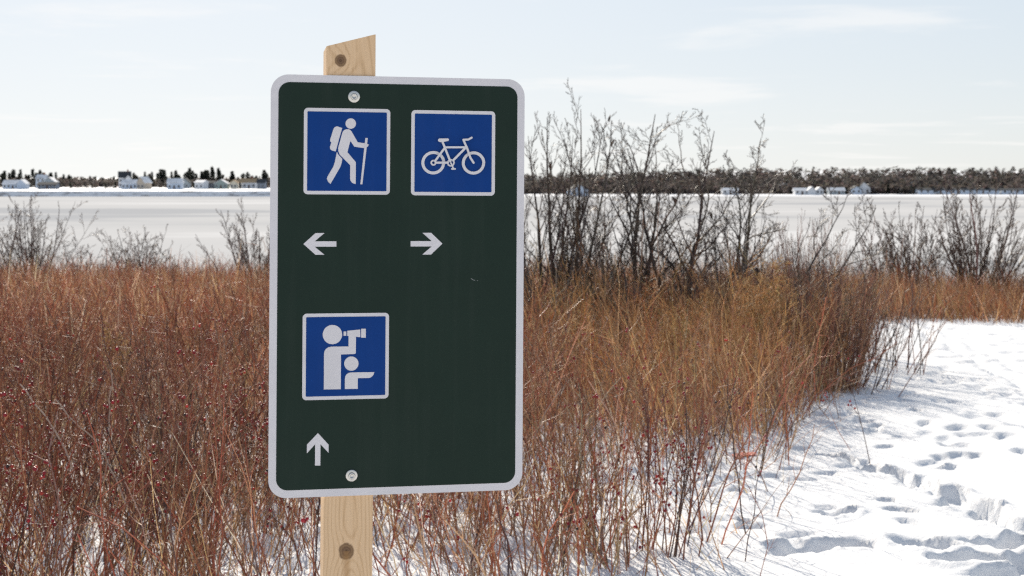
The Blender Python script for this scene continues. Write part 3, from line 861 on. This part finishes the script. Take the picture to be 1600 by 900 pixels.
bare_tree("bare_alder", "low bare alder with pale stems between taller alders", "tree", G1, px(930, 18.5), 18.5,
          [(-.1, -.3, 0, 2.3, .02, .09), (.1, .25, 0, 2.4, .02, .09), (.3, .5, 0, 2.0, .016, .09)], ALV, [(.22, .17, .13), (.3, .24, .19), (.13, .10, .08)], 0)

rng = np.random.default_rng(43)
# dark undergrowth at the feet of the alders
ug = Geo()
n_ = 700
x = rng.uniform(.2, 4.6, n_); y = rng.uniform(15.5, 20.5, n_)
stems(ug, None, x, y, 1.15, .25, .0055, 5, 5, 2, AC + [RED], [2, 2, 2, 1, 2], .10, .2, 0, 3, .08, .4)
x = rng.uniform(3.4, 7.4, 330); y = rng.uniform(17.5, 26, 330); k = x < edge_x(y) - .35
stems(ug, None, x[k], y[k], 1.25, .28, .0055, 5, 5, 2, AC + [RED, BRN], [1, 1, 1, 1, 3, 2], .05, .09, 0, 3, .12, .3)
x = rng.uniform(.15, 1.35, 65); y = rng.uniform(15.0, 18.5, 65)
stems(ug, None, x, y, 1.9, .4, .0085, 7, 6, 3, AC + [BRN], [2, 2, 2, 1.5, 1], .09, .16, 0, 4, .08, .42)
uo = link("undergrowth", ug.mesh("undergrowth", STEM))
tag(uo, "dark tangled bare undergrowth at the feet of the alders", "undergrowth", kind="stuff"); tri['under'] = ug.tris()

# willow shrub fanning over the path edge
def fan_shrub(name, label, cat, group, x, y, n, h, spread, rad, pal, w, lv, wid=.3, lean=0.0, curve=.0):
    root = empty(name, (x, y, float(ground(x, y)))); tag(root, label, cat, group)
    g, g2 = Geo(), Geo()
    bx = rng.normal(0, wid, n); by = rng.normal(0, wid * .7, n)
    base = np.stack([bx, by, np.full(n, -.04)], 1)
    d = np.stack([bx / wid * spread * .6 + rng.normal(lean, spread * .3, n), by / wid * spread * .5 + rng.normal(0, spread * .4, n), np.ones(n)], 1)
    P = paths(base, d, h * rng.uniform(.6, 1.05, n), 8, .05, .06 + curve)
    Rd = rad * np.exp(rng.normal(0, .25, (n, 1))) * np.linspace(1, .3, 8)[None]
    g.tubes(P, Rd, 4, pick_colors(n, pal, w))
    o = link("stems", g.mesh("stems", STEM), root); o["kind"] = "stuff"
    for (m_, t0, t1, ang, lf, K, wob, up, rf) in lv:
        P, Rd = spawn(P, Rd, m_, t0, t1, ang, lf, K, wob, up, rf); Rd = np.maximum(Rd, .0016 if y < 25 else .0042)
        g2.tubes(P, Rd, 3, pick_colors(len(P), pal, w))
    link("crown", g2.mesh("crown", STEM), root)
    tri[name] = tri.get(name, 0) + g.tris() + g2.tris()
    return root
WP, WW = [(.19, .08, .05), (.24, .11, .065), (.11, .055, .042)], [3, 3, 1.5]
WL = [(5, .3, .95, 24, .36, 5, .08, .08, .6), (3, .2, .95, 28, .4, 3, .1, .06, .6)]
G2 = "red brown willow shrubs at the bend of the path"
fan_shrub("willow_shrub", "dense red brown willow shrub fanning over the snowy path edge", "shrub", G2, px(1272, 14.4), 14.4, 95, 1.22, .34, .0058, WP, WW, WL, .30, .05)
fan_shrub("willow_shrub", "upright red brown willow shrub behind the tall golden grass", "shrub", G2, px(1222, 15.2), 15.2, 90, 1.4, .22, .0058, WP, WW, WL, .34)
fan_shrub("willow_shrub", "taller slender willow shrub with wispy tips behind the fanning willow", "shrub", G2, px(1245, 18.0), 18.0, 80, 1.75, .14, .0058, WP, WW, WL, .36)
fan_shrub("willow_shrub", "low spreading willow shrub with twigs trailing onto path snow", "shrub", G2, px(1302, 14.6), 14.6, 40, .85, .30, .005, WP + [BRN], WW + [2], WL, .16, .2)

rng = np.random.default_rng(54)
# bare shrubs along the shore
BC = [(.12, .082, .065), (.16, .11, .085), (.09, .062, .05)]
BL = [(7, .2, .97, 27, .36, 5, .09, .05, .6), (6, .2, .97, 30, .42, 3, .1, .04, .6), (3, .2, .97, 30, .42, 2, .1, .04, .65)]
BL2 = [(7, .2, .97, 40, .44, 5, .14, .03, .6), (5, .2, .97, 38, .45, 3, .14, .03, .6), (3, .2, .97, 36, .42, 2, .12, .03, .65)]
G3 = "bare shrubs along the near shore"
def shrub(x_, d_, n, h, sp, rad, wid, label, lv=BL, lean=0):
    if x_ > 1300: d_ -= 3
    fan_shrub("shore_shrub", label, "shrub", G3, px(x_, d_), d_, n, h * (1.0 if x_ > 1300 else 1.0), sp, rad, BC, [1, 1, 1], lv, wid, lean)
shrub(1528, 33, 44, 2.75, .72, .017, .15, "large round bare shrub standing beyond the end of the path")
shrub(1418, 33.5, 36, 2.15, .5, .013, .17, "dense bare shrub with dark base beside the large round shrub")
shrub(1474, 35, 4, 1.5, .3, .012, .25, "thin shrub filling the gap between two dense shore shrubs")
shrub(1372, 33, 4, 1.8, .2, .013, .10, "slender sapling like shrub near the willow shrubs")
shrub(1608, 33, 9, 1.75, .5, .013, .3, "low shrub leaning out past the large round shrub")
shrub(48, 37, 28, 2.6, .72, .018, .22, "sprawling grey bare shrub with wide crooked branches across from houses", BL2)
shrub(-22, 36, 24, 2.8, .5, .018, .4, "tall grey bare shrub at the open end of the shore row", BL2)
shrub(112, 38, 14, 1.5, .6, .012, .3, "low spreading shrub beside the sprawling grey shrub", BL2)
shrub(213, 38, 26, 1.85, .6, .012, .2, "low rounded twiggy shrub alone before open ice", BL2)
shrub(262, 39, 16, 1.1, .5, .012, .5, "knee high brown shrub at the foot of the rounded twiggy shrub", BL2)
shrub(406, 36, 28, 2.35, .5, .014, .17, "upright bare shrub half hidden behind the sign plate", BL)

rng = np.random.default_rng(65)
# rose bushes standing clear in front of the snow
def rose_bush(x, y, n, h, label, spread=.22, wid=.12, lean=0, hipn=.10, pal=None):
    root = empty("rose_bush", (x, y, float(ground(x, y)))); tag(root, label, "shrub", "rose bushes with red hips")
    g = Geo()
    bx = rng.normal(0, wid, n); by = rng.normal(0, wid * .6, n)
    d = np.stack([bx / wid * spread * .5 + rng.normal(lean, spread * .6, n), rng.normal(0, spread, n), np.ones(n)], 1)
    P = paths(np.stack([bx, by, np.full(n, -.05)], 1), d, h * rng.uniform(.75, 1.1, n), 8, .07, .02)
    Rd = .0042 * np.exp(rng.normal(0, .2, (n, 1))) * np.linspace(1, .5, 8)[None]
    pal = pal or [RED, (.15, .055, .045), BRN, DRK]
    c = pick_colors(n, pal, [4, 3, 2, 2][:len(pal)]); g.tubes(P, Rd, 5, c)
    o = link("stems", g.mesh("stems", STEM), root); o["kind"] = "stuff"
    g = Geo()
    B, Br = spawn(P, Rd, 6, .35, .97, 36, .4, 5, .14, .03, .65); g.tubes(B, Br, 4, np.repeat(c, 6, 0))
    T, Tr = spawn(B, Br, 4, .25, .97, 44, .42, 3, .14, .02, .7); g.tubes(T, Tr, 3, np.repeat(c, 24, 0))
    o = link("twigs", g.mesh("twigs", STEM), root); o["kind"] = "stuff"
    tips = np.concatenate([B[:, -1], T[:, -1]]); tips = tips[rng.random(len(tips)) < hipn]
    g = Geo(); balls(g, tips, .0065, [(.28, .012, .02), (.2, .01, .015), (.03, .015, .015)], [4, 3, 2])
    o = link("rose_hips", g.mesh("rose_hips", HIP), root); o["kind"] = "stuff"
rose_bush(px(1095, 7.3), 7.3, 5, .85, "sparse rose bush with red hips standing alone on snow", .26, .08, .06, .22)
rose_bush(px(1035, 7.0), 7.0, 16, .92, "dense clump of dark red rose canes beside the open snow", .14, .10, .10, .12)
rose_bush(px(930, 7.0), 7.0, 13, .80, "tight brown rose clump rising from snow right of the sign", .12, .10, 0, .08, [BRN, TAN, RED])
rose_bush(px(70, 6.3), 6.3, 7, .95, "rose bush with long crossing canes and heavy red hip clusters", .5, .2, .1, .3, [DRK, (.12, .07, .055), RED])
rose_bush(px(280, 6.5), 6.5, 7, .85, "rose bush with scattered red hips close to the post", .35, .2, 0, .2, [DRK, RED, BRN])
rose_bush(px(1140, 9.6), 9.6, 6, .85, "thin rose bush among the golden grass stems on snow", .25, .15, 0, .1, [BRN, RED, TAN])

# pale dead canes fallen across the thicket
def cane(x0, y0, z0, x1, y1, z1, r, label):
    a, b_ = np.array([x0, y0, z0]), np.array([x1, y1, z1]); K = 14
    s_ = np.linspace(0, 1, K)[:, None]; P = a + (b_ - a) * s_ + np.cumsum(rng.normal(0, .006, (K, 3)), 0)
    P[:, 2] += .05 * np.sin(np.pi * s_[:, 0])
    g = Geo(); g.tubes(P[None], np.full((1, K), r) * np.linspace(1, .6, K)[None], 5, np.array([[.46, .34, .26]]))
    o = link("dead_cane", g.mesh("dead_cane", STEM)); tag(o, label, "cane", "pale dead canes leaning in the thicket")
gz = lambda x, y: float(ground(x, y))
for i, (xa, ya, xb, yb, d_, r_, lb) in enumerate(((25, 600, 118, 752, 6.2, .0042, "long pale dead cane slanting through clustered hips"),
                         (75, 640, 205, 800, 6.0, .0038, "reddish grey cane crossing under the long pale cane"),
                         (168, 580, 165, 770, 6.4, .0034, "upright whitish stalk rising above the rose field"),
                         (820, 690, 860, 850, 6.6, .003, "pale cane leaning beside the sign's lower corner"))):
    h1, h2 = EYE - (ya - 294) / F * d_, EYE - (yb - 294) / F * d_
    cane(px(xb, d_), d_, h2, px(xa, d_), d_ + .1, h1, r_, lb)

# faint orange marking on the snow between the grass stems
x0_, y0_ = 1.64, 10.1
K = 26; a = np.linspace(0, 2 * np.pi, K, endpoint=False)
rr_ = .055 * (1 + .5 * np.sin(a * 2 + .6) + .22 * np.sin(a * 5))
ox = x0_ + rr_ * np.cos(a) * 1.25; oy = y0_ + rr_ * np.sin(a) * 1.7
g = Geo()
rings = []
for f in (1.0, .6, .25):
    qx, qy = x0_ + (ox - x0_) * f, y0_ + (oy - y0_) * f
    rings.append(np.stack([qx, qy, snow_detail(qx, qy, ground(qx, qy)) + .012], 1))
V = np.concatenate(rings); i = np.arange(K); j = (i + 1) % K
g.add(V, Q=np.concatenate([np.stack([i, j, j + K, i + K], 1), np.stack([i + K, j + K, j + 2 * K, i + 2 * K], 1)]), col=(.9, .42, .34))
T = np.array([[2 * K, 2 * K + q, 2 * K + q + 1] for q in range(1, K - 1)]); g.T.append(T)
o = link("orange_marking", g.mesh("orange_marking", stem_mat("orange_paint", 0, .8, .1)))
tag(o, "faded orange paint patch on snow between grass stems", "marking")

# ------------------------------------------------------------------ far shore: houses
def house_mats():
    d = {}
    for nm, c in (("white", (.72, .73, .75)), ("pale_blue", (.55, .62, .72)), ("grey", (.36, .40, .42)), ("tan", (.55, .47, .38)),
                  ("dark", (.10, .11, .13)), ("sage", (.34, .40, .37)), ("cream", (.72, .66, .52)), ("slate", (.20, .23, .28))):
        m, n, l, b = mat("siding_" + nm, c, .7, .2)
        t = N(n, "ShaderNodeTexCoord"); wv = N(n, "ShaderNodeTexWave", Scale=2.5, Distortion=.3); wv.bands_direction = 'Z'
        l.new(t.outputs["Object"], wv.inputs["Vector"])
        r = ramp(n, [(0, tuple(v * .88 for v in c)), (.4, c)]); l.new(wv.outputs["Fac"], r.inputs[0]); l.new(r.outputs[0], b.inputs["Base Color"])
        d[nm] = m
    d["shingle"] = mat("roof_shingle", (.055, .058, .062), .8, .2)[0]
    d["roof_tan"] = mat("roof_tan", (.42, .30, .18), .8, .2)[0]
    d["snow"] = SHORE
    d["pane"] = mat("house_window", (.03, .035, .045), .15, .5)[0]
    d["door"] = mat("house_door", (.12, .08, .06), .6, .3)[0]
    d["brick"] = mat("chimney_brick", (.28, .14, .10), .8, .2)[0]
    return d
HM = house_mats()
def house(x_, d_, w, dep, hw, hr, wall, roof, label, axis='x', rot=0.0, nwin=3, chimney=False, wing=None, cat="house", zoff=0.0, name="far_house"):
    X = px(x_, d_); z = float(far_ground(X, d_)) + zoff
    root = empty(name, (X, d_, z), (0, 0, R(rot))); tag(root, label, cat)
    def block(cx, cy, w, dep, hw, hr, axis):
        bm = bmesh.new(); x0, x1, y0, y1 = cx - w / 2, cx + w / 2, cy - dep / 2, cy + dep / 2
        if axis == 'x':
            pr = [(y0, -1.5), (y1, -1.5), (y1, hw), (cy, hw + hr), (y0, hw)]
            A = [bm.verts.new((x0, a, b_)) for a, b_ in pr]; B = [bm.verts.new((x1, a, b_)) for a, b_ in pr]
        else:
            pr = [(x0, -1.5), (x1, -1.5), (x1, hw), (cx, hw + hr), (x0, hw)]
            A = [bm.verts.new((a, y0, b_)) for a, b_ in pr]; B = [bm.verts.new((a, y1, b_)) for a, b_ in pr]
        bm.faces.new(A); bm.faces.new(list(reversed(B)))
        for i in range(5): bm.faces.new((A[i], B[i], B[(i + 1) % 5], A[(i + 1) % 5]))
        bm_obj("wall", bm, HM[wall], root)
        bm = bmesh.new(); o_ = .45; th = .28
        half = (dep if axis == 'x' else w) / 2; ln = (w if axis == 'x' else dep) / 2 + o_
        c0 = cy if axis == 'x' else cx; c1 = cx if axis == 'x' else cy
        for s in (-1, 1):
            e = half + o_; ze = hw - o_ * hr / half
            sec = [(c0 + s * e, ze + .03), (c0, hw + hr + .03), (c0, hw + hr + .03 + th), (c0 + s * e, ze + .03 + th)]
            vv = []
            for t_ in (c1 - ln, c1 + ln):
                vv.append([bm.verts.new((t_, a, b_) if axis == 'x' else (a, t_, b_)) for a, b_ in sec])
            bm.faces.new(vv[0]); bm.faces.new(list(reversed(vv[1])))
            for i in range(4): bm.faces.new((vv[0][i], vv[1][i], vv[1][(i + 1) % 4], vv[0][(i + 1) % 4]))
        bm_obj("roof", bm, HM[roof], root)
    block(0, 0, w, dep, hw, hr, axis)
    if wing: block(*wing)
    for i in range(nwin):
        wx = -w / 2 + w * (i + .5) / nwin
        if nwin > 2 and i == nwin // 2:
            bm = bmesh.new(); box(bm, wx - .5, wx + .5, -dep / 2 - .06, -dep / 2 + .1, 0, 2.1); bm_obj("door", bm, HM["door"], root); continue
        for fz in ((1.0,) if hw < 4 else (1.0, 3.7)):
            bm = bmesh.new(); box(bm, wx - .65, wx + .65, -dep / 2 - .07, -dep / 2 + .1, fz - .1, fz + 1.35); f_ = bm_obj("window", bm, HM["white"], root)
            bm = bmesh.new(); box(bm, wx - .52, wx + .52, -dep / 2 - .10, -dep / 2 + .05, fz + .02, fz + 1.23); bm_obj("pane", bm, HM["pane"], f_)
    if chimney:
        bm = bmesh.new(); box(bm, w * .2, w * .2 + .8, -.4, .4, hw, hw + hr + 1.4); bm_obj("chimney", bm, HM["brick"], root)
    return root
D = 835
house(20, D, 9.5, 7, 2.9, 2.0, "pale_blue", "snow", "long low pale blue house with snowy roof and gabled wing", 'x', 0, 4, False, (6.2, -.6, 5.2, 7, 3.0, 2.4, 'y'))
house(66, D + 30, 5.5, 7, 5.4, 2.2, "pale_blue", "snow", "two storey pale blue house behind the dark low house", 'x', 0, 2, True)
house(79, D + 26, 7.5, 7, 3.4, 2.7, "grey", "snow", "grey house with broad snow covered gable", 'y', 0, 2)
house(76, D, 11, 6, 2.4, 1.4, "slate", "shingle", "dark low slate house in front of the snowy gable", 'x', 0, 5)
house(195, D + 25, 7.0, 7, 6.4, 3.2, "white", "shingle", "tall white two storey house with dark steep roof", 'x', 15, 3, True, (2.0, -3.2, 4.2, 4, 5.2, 2.4, 'y'))
house(204, D, 9.0, 6, 3.3, 2.0, "pale_blue", "snow", "pale blue long shed below the tall white house", 'x', 0, 4)
house(225.5, D, 4.9, 8, 3.9, 3.0, "tan", "snow", "small tan gabled barn beside the pale blue shed", 'y', -18, 2, False, None, "barn")
house(274, D - 8, 8.0, 6, 3.8, 2.2, "pale_blue", "snow", "pale blue cottage standing closest to the bluff", 'x', 0, 3)
house(290, D + 14, 5.0, 6, 3.6, 2.4, "grey", "shingle", "narrow grey cottage with pointed gable", 'y', 0, 2)
house(315, D - 5, 6.0, 5, 3.7, 1.2, "white", "snow", "boxy white house with low snowy roof", 'x', -25, 2)
house(330, D, 4.8, 5, 3.2, 1.2, "dark", "shingle", "small dark shed beside the sage green house", 'x', 0, 2, False, None, "shed")
house(347, D, 7.4, 7, 2.9, 2.3, "sage", "snow", "sage green low house with wide gable", 'y', 0, 3)
house(366, D, 3.8, 4, 3.6, 1.4, "cream", "roof_tan", "tiny cream cottage with tan roof", 'y', 0, 2)
house(387, D + 8, 10.5, 6, 3.7, 1.9, "white", "roof_tan", "long white house with tan roof", 'x', 0, 4, True)
house(409, D, 4.6, 6, 3.6, 1.8, "slate", "shingle", "dark slate house at the end of the row by the sign", 'x', 0, 2)
D = 812
house(902, D + 4, 11, 9, 2.9, 3.2, "pale_blue", "shingle", "blue grey gabled boathouse glimpsed behind the bare alders", 'y', 10, 3)
house(1140, D + 4, 9, 5, 2.4, 1.2, "white", "snow", "low white cabin behind the thin alder's boughs", 'x', 0, 3)
house(1252, D + 3, 8.5, 6, 2.3, 1.4, "white", "snow", "white bungalow with two small gables beside the dark spruces", 'x', 0, 3, False, (5.0, -1.2, 4.6, 7, 2.5, 1.9, 'y'))
house(1279, D + 3, 4.2, 6, 2.5, 1.7, "white", "snow", "small white gabled cabin next to the bungalow", 'y', 0, 2)
house(1306, D + 6, 9, 6, 2.2, 1.5, "grey", "snow", "low grey house with snowy roof between dark spruces", 'x', 0, 4)
house(1336, D + 8, 6, 6, 2.6, 2.1, "pale_blue", "shingle", "pale blue cottage against the big white gable house", 'y', 0, 2)
house(1350, D + 12, 7, 8, 3.4, 3.3, "white", "shingle", "big white gabled house, tallest on the wooded shore", 'y', -12, 2)
for i, (x_, lb) in enumerate(((1462, "long white row building with dark roof facing the ice"), (1528, "middle white row building with dark roof line"), (1592, "last white row building farthest along the wooded shore"))):
    house(x_, D + 6, 22, 7, 2.3, 1.0, "pale_blue", "shingle", lb, 'x', 0, 6, False, None, "building", 0, "row_building")
for x_, lb in ((1195, "snowy roofed cabin among forest trees above the alders"), (1223, "second snowy roofed cabin among the forest trees"), (1420, "cabin with bright snowy roof low in the forest"), (1466, "snow covered cabin up in the forest above the row buildings")):
    house(x_, D + 75, 5, 5, 2.5, 1.6, "white", "snow", lb, 'x', 20, 2)

rng = np.random.default_rng(76)
# ------------------------------------------------------------------ far shore: trees
def needle_mat(name, c):
    m, n, l, b = mat(name, c, .8, .1)
    a = N(n, "ShaderNodeVertexColor"); a.layer_name = "Col"; l.new(a.outputs["Color"], b.inputs["Base Color"])
    tr = N(n, "ShaderNodeBsdfTranslucent"); l.new(a.outputs["Color"], tr.inputs["Color"])
    ms = N(n, "ShaderNodeMixShader"); ms.inputs[0].default_value = .5
    l.new(b.outputs[0], ms.inputs[1]); l.new(tr.outputs[0], ms.inputs[2]); l.new(ms.outputs[0], n["Material Output"].inputs["Surface"])
    return m
NEEDLE = needle_mat("conifer_needles", (.04, .06, .04))
TRUNK = mat("trunk_bark", (.10, .075, .06), .9, .1)[0]
def crown_geo(h, r, n, kind, cols, big=1.0):
    """n drooping leaf-spray triangles through a conical or rounded crown"""
    t = rng.random(n) ** (.8 if kind == 0 else 1.0)
    z = h * (.02 + .98 * t) if kind == 0 else h * (.05 + .95 * t)
    if kind == 0: rr = r * (1 - t) ** .9 * (.75 + .25 * np.sin(t * 38)) + .05
    else: rr = r * np.clip(1 - t, .02, 1) ** .45 * (.6 + .4 * np.sin(t * 17 + rng.random() * 6))
    a = rng.random(n) * 6.283; q = np.sqrt(rng.random(n)) * rr
    c = np.stack([np.cos(a) * q, np.sin(a) * q, z], 1)
    s = rng.uniform(.4, .95, n)[:, None] * (.6 + .38 * r) * big
    out = np.stack([np.cos(a), np.sin(a), -.35 + rng.normal(0, .3, n)], 1)
    sd = np.stack([-np.sin(a), np.cos(a), rng.normal(0, .4, n)], 1)
    V = np.stack([c - sd * s * .55, c + sd * s * .55, c + out * s], 1).reshape(-1, 3)
    T = np.arange(n * 3).reshape(-1, 3)
    return V, T, np.repeat(pick_colors(n, cols, [1] * len(cols), .1), 3, 0)
SPR = [(.05, .06, .048), (.065, .07, .055), (.045, .05, .043)]
BRU = [(.15, .11, .09), (.12, .09, .078), (.18, .135, .11)]
protos = []
for kind, h, r, n, cols in ((0, 9.5, 2.3, 340, SPR), (0, 10.5, 1.8, 320, SPR), (0, 8.0, 2.6, 340, SPR), (1, 9.0, 2.3, 320, SPR), (1, 7.5, 2.0, 240, BRU)):
    g = Geo(); V, T, c = crown_geo(h, r, n, kind, cols); g.add(V, T=T, col=c)
    cm = g.mesh("spruce_crown", NEEDLE, False)
    g = Geo(); P = paths(np.array([[0, 0, -.8]]), np.array([[.01, 0, 1.]]), np.array([h * .95 + .8]), 6, .01); g.tubes(P, .16 * np.linspace(1, .2, 6)[None], 5)
    protos.append((cm, g.mesh("spruce_trunk", TRUNK)))
TL = ["dark pointed spruce", "slim dark spruce", "broad low spruce", "round crowned dark pine", "brown leafless tree"]
SPOTS = ((48, "behind the long low pale blue house"), (92, "behind the snowy gable and two storey blue house"), (186, "above the open snow between house groups"),
         (240, "behind the tall white house and tan barn"), (300, "behind the pale blue and grey cottages"), (345, "behind the boxy white house"), (500, "behind the long white house with tan roof"))
def where(x_): return next(t_ for lim, t_ in SPOTS if x_ < lim)
def tree_at(x_, d_, k, s, label=None, group="trees behind the far left houses", name=None):
    X = px(x_, d_); nm = name or ("spruce_tree", "spruce_tree", "spruce_tree", "pine_tree", "leafless_tree")[k]
    root = empty(nm, (X, d_, float(far_ground(X, d_))), (0, 0, rng.random() * 6.28))
    root.scale = (s * rng.uniform(.9, 1.15), s * rng.uniform(.9, 1.15), s)
    tag(root, label or TL[k] + " " + where(x_), "tree", group)
    link("crown", protos[k][0], root); link("trunk", protos[k][1], root)
for x_ in list(range(-6, 72, 4)) + list(range(72, 120, 5)):
    tree_at(x_ + rng.normal(0, 2), 900 + rng.uniform(-15, 40), rng.choice(5, p=[.3, .3, .1, .1, .2]), rng.uniform(.75, 1.12) * (1 - .25 * (x_ > 85)))
for x_ in range(122, 185, 4):
    tree_at(x_ + rng.normal(0, 2), 905 + rng.uniform(-10, 40), rng.choice(5, p=[.3, .1, .2, .1, .3]), rng.uniform(.4, .65))
for x_ in list(range(208, 345, 4)):
    tree_at(x_ + rng.normal(0, 2.5), 895 + rng.uniform(-15, 40), rng.choice(5, p=[.25, .25, .1, .25, .15]), rng.uniform(.65, 1.2))
for x_ in list(range(346, 421, 4)):
    tree_at(x_ + rng.normal(0, 2), 898 + rng.uniform(-10, 40), rng.choice(5, p=[.3, .35, .1, .15, .1]), rng.uniform(.55, 1.05))
tree_at(413, 880, 3, 1.15, "large round dark pine behind the dark slate house")
for x_, s_ in ((110, .42), (165, .42), (180, .48), (144, .3), (235, .36), (303, .4), (375, .42)):
    tree_at(x_, 838, 3, s_, "low dark evergreen bush on open snow among the far left houses", "bushes among the far left houses", "evergreen_bush")
for x_, s_ in ((1293, .45), (1322, .5), (1388, .62), (1414, .6), (1424, .55), (1404, .4)):
    tree_at(x_, 822, 0 if s_ > .5 else 3, s_, "dark spruce close to the ice between the far cabins", "spruces between the far cabins", "spruce_tree")
# wooded hill on the right: one mass
fg = Geo()
def add_forest(n, x0, x1, dd0, dd1, hmin, hmax, frac_brown):
    for i in range(n):
        X = rng.uniform(x0, x1); Y = float(shore_y(X)) + rng.uniform(dd0, dd1)
        h_ = rng.uniform(hmin, hmax); br = rng.random() < frac_brown
        V, T, c = crown_geo(h_, h_ * (.3 if br else .2), 34, 1 if br else 0, [(.18, .148, .132), (.165, .136, .122), (.195, .16, .142)] if br else [(.125, .115, .106), (.14, .125, .113), (.112, .104, .098)], 1.25)  # crown colours lightened to paint in a little distance haze
        V = V * np.array([1.5, 1.5, 1]) + np.array([X, Y, float(far_ground(X, Y)) - .6]); fg.add(V, T=T, col=c)
add_forest(900, -20, 420, 34, 60, 3.5, 6.5, .8)
add_forest(1300, -20, 420, 60, 130, 5.0, 9.5, .5)
add_forest(1300, -20, 480, 130, 210, 6.0, 12.0, .25)
add_forest(350, -120, -20, 60, 150, 5.0, 8.0, .5)
add_forest(800, -330, -120, 75, 190, 3.2, 5.8, .7)
fo = link("far_forest", fg.mesh("far_forest", NEEDLE, False))
tag(fo, "brown and dark green wooded hill beyond the ice", "forest", kind="stuff"); tri['forest'] = fg.tris()
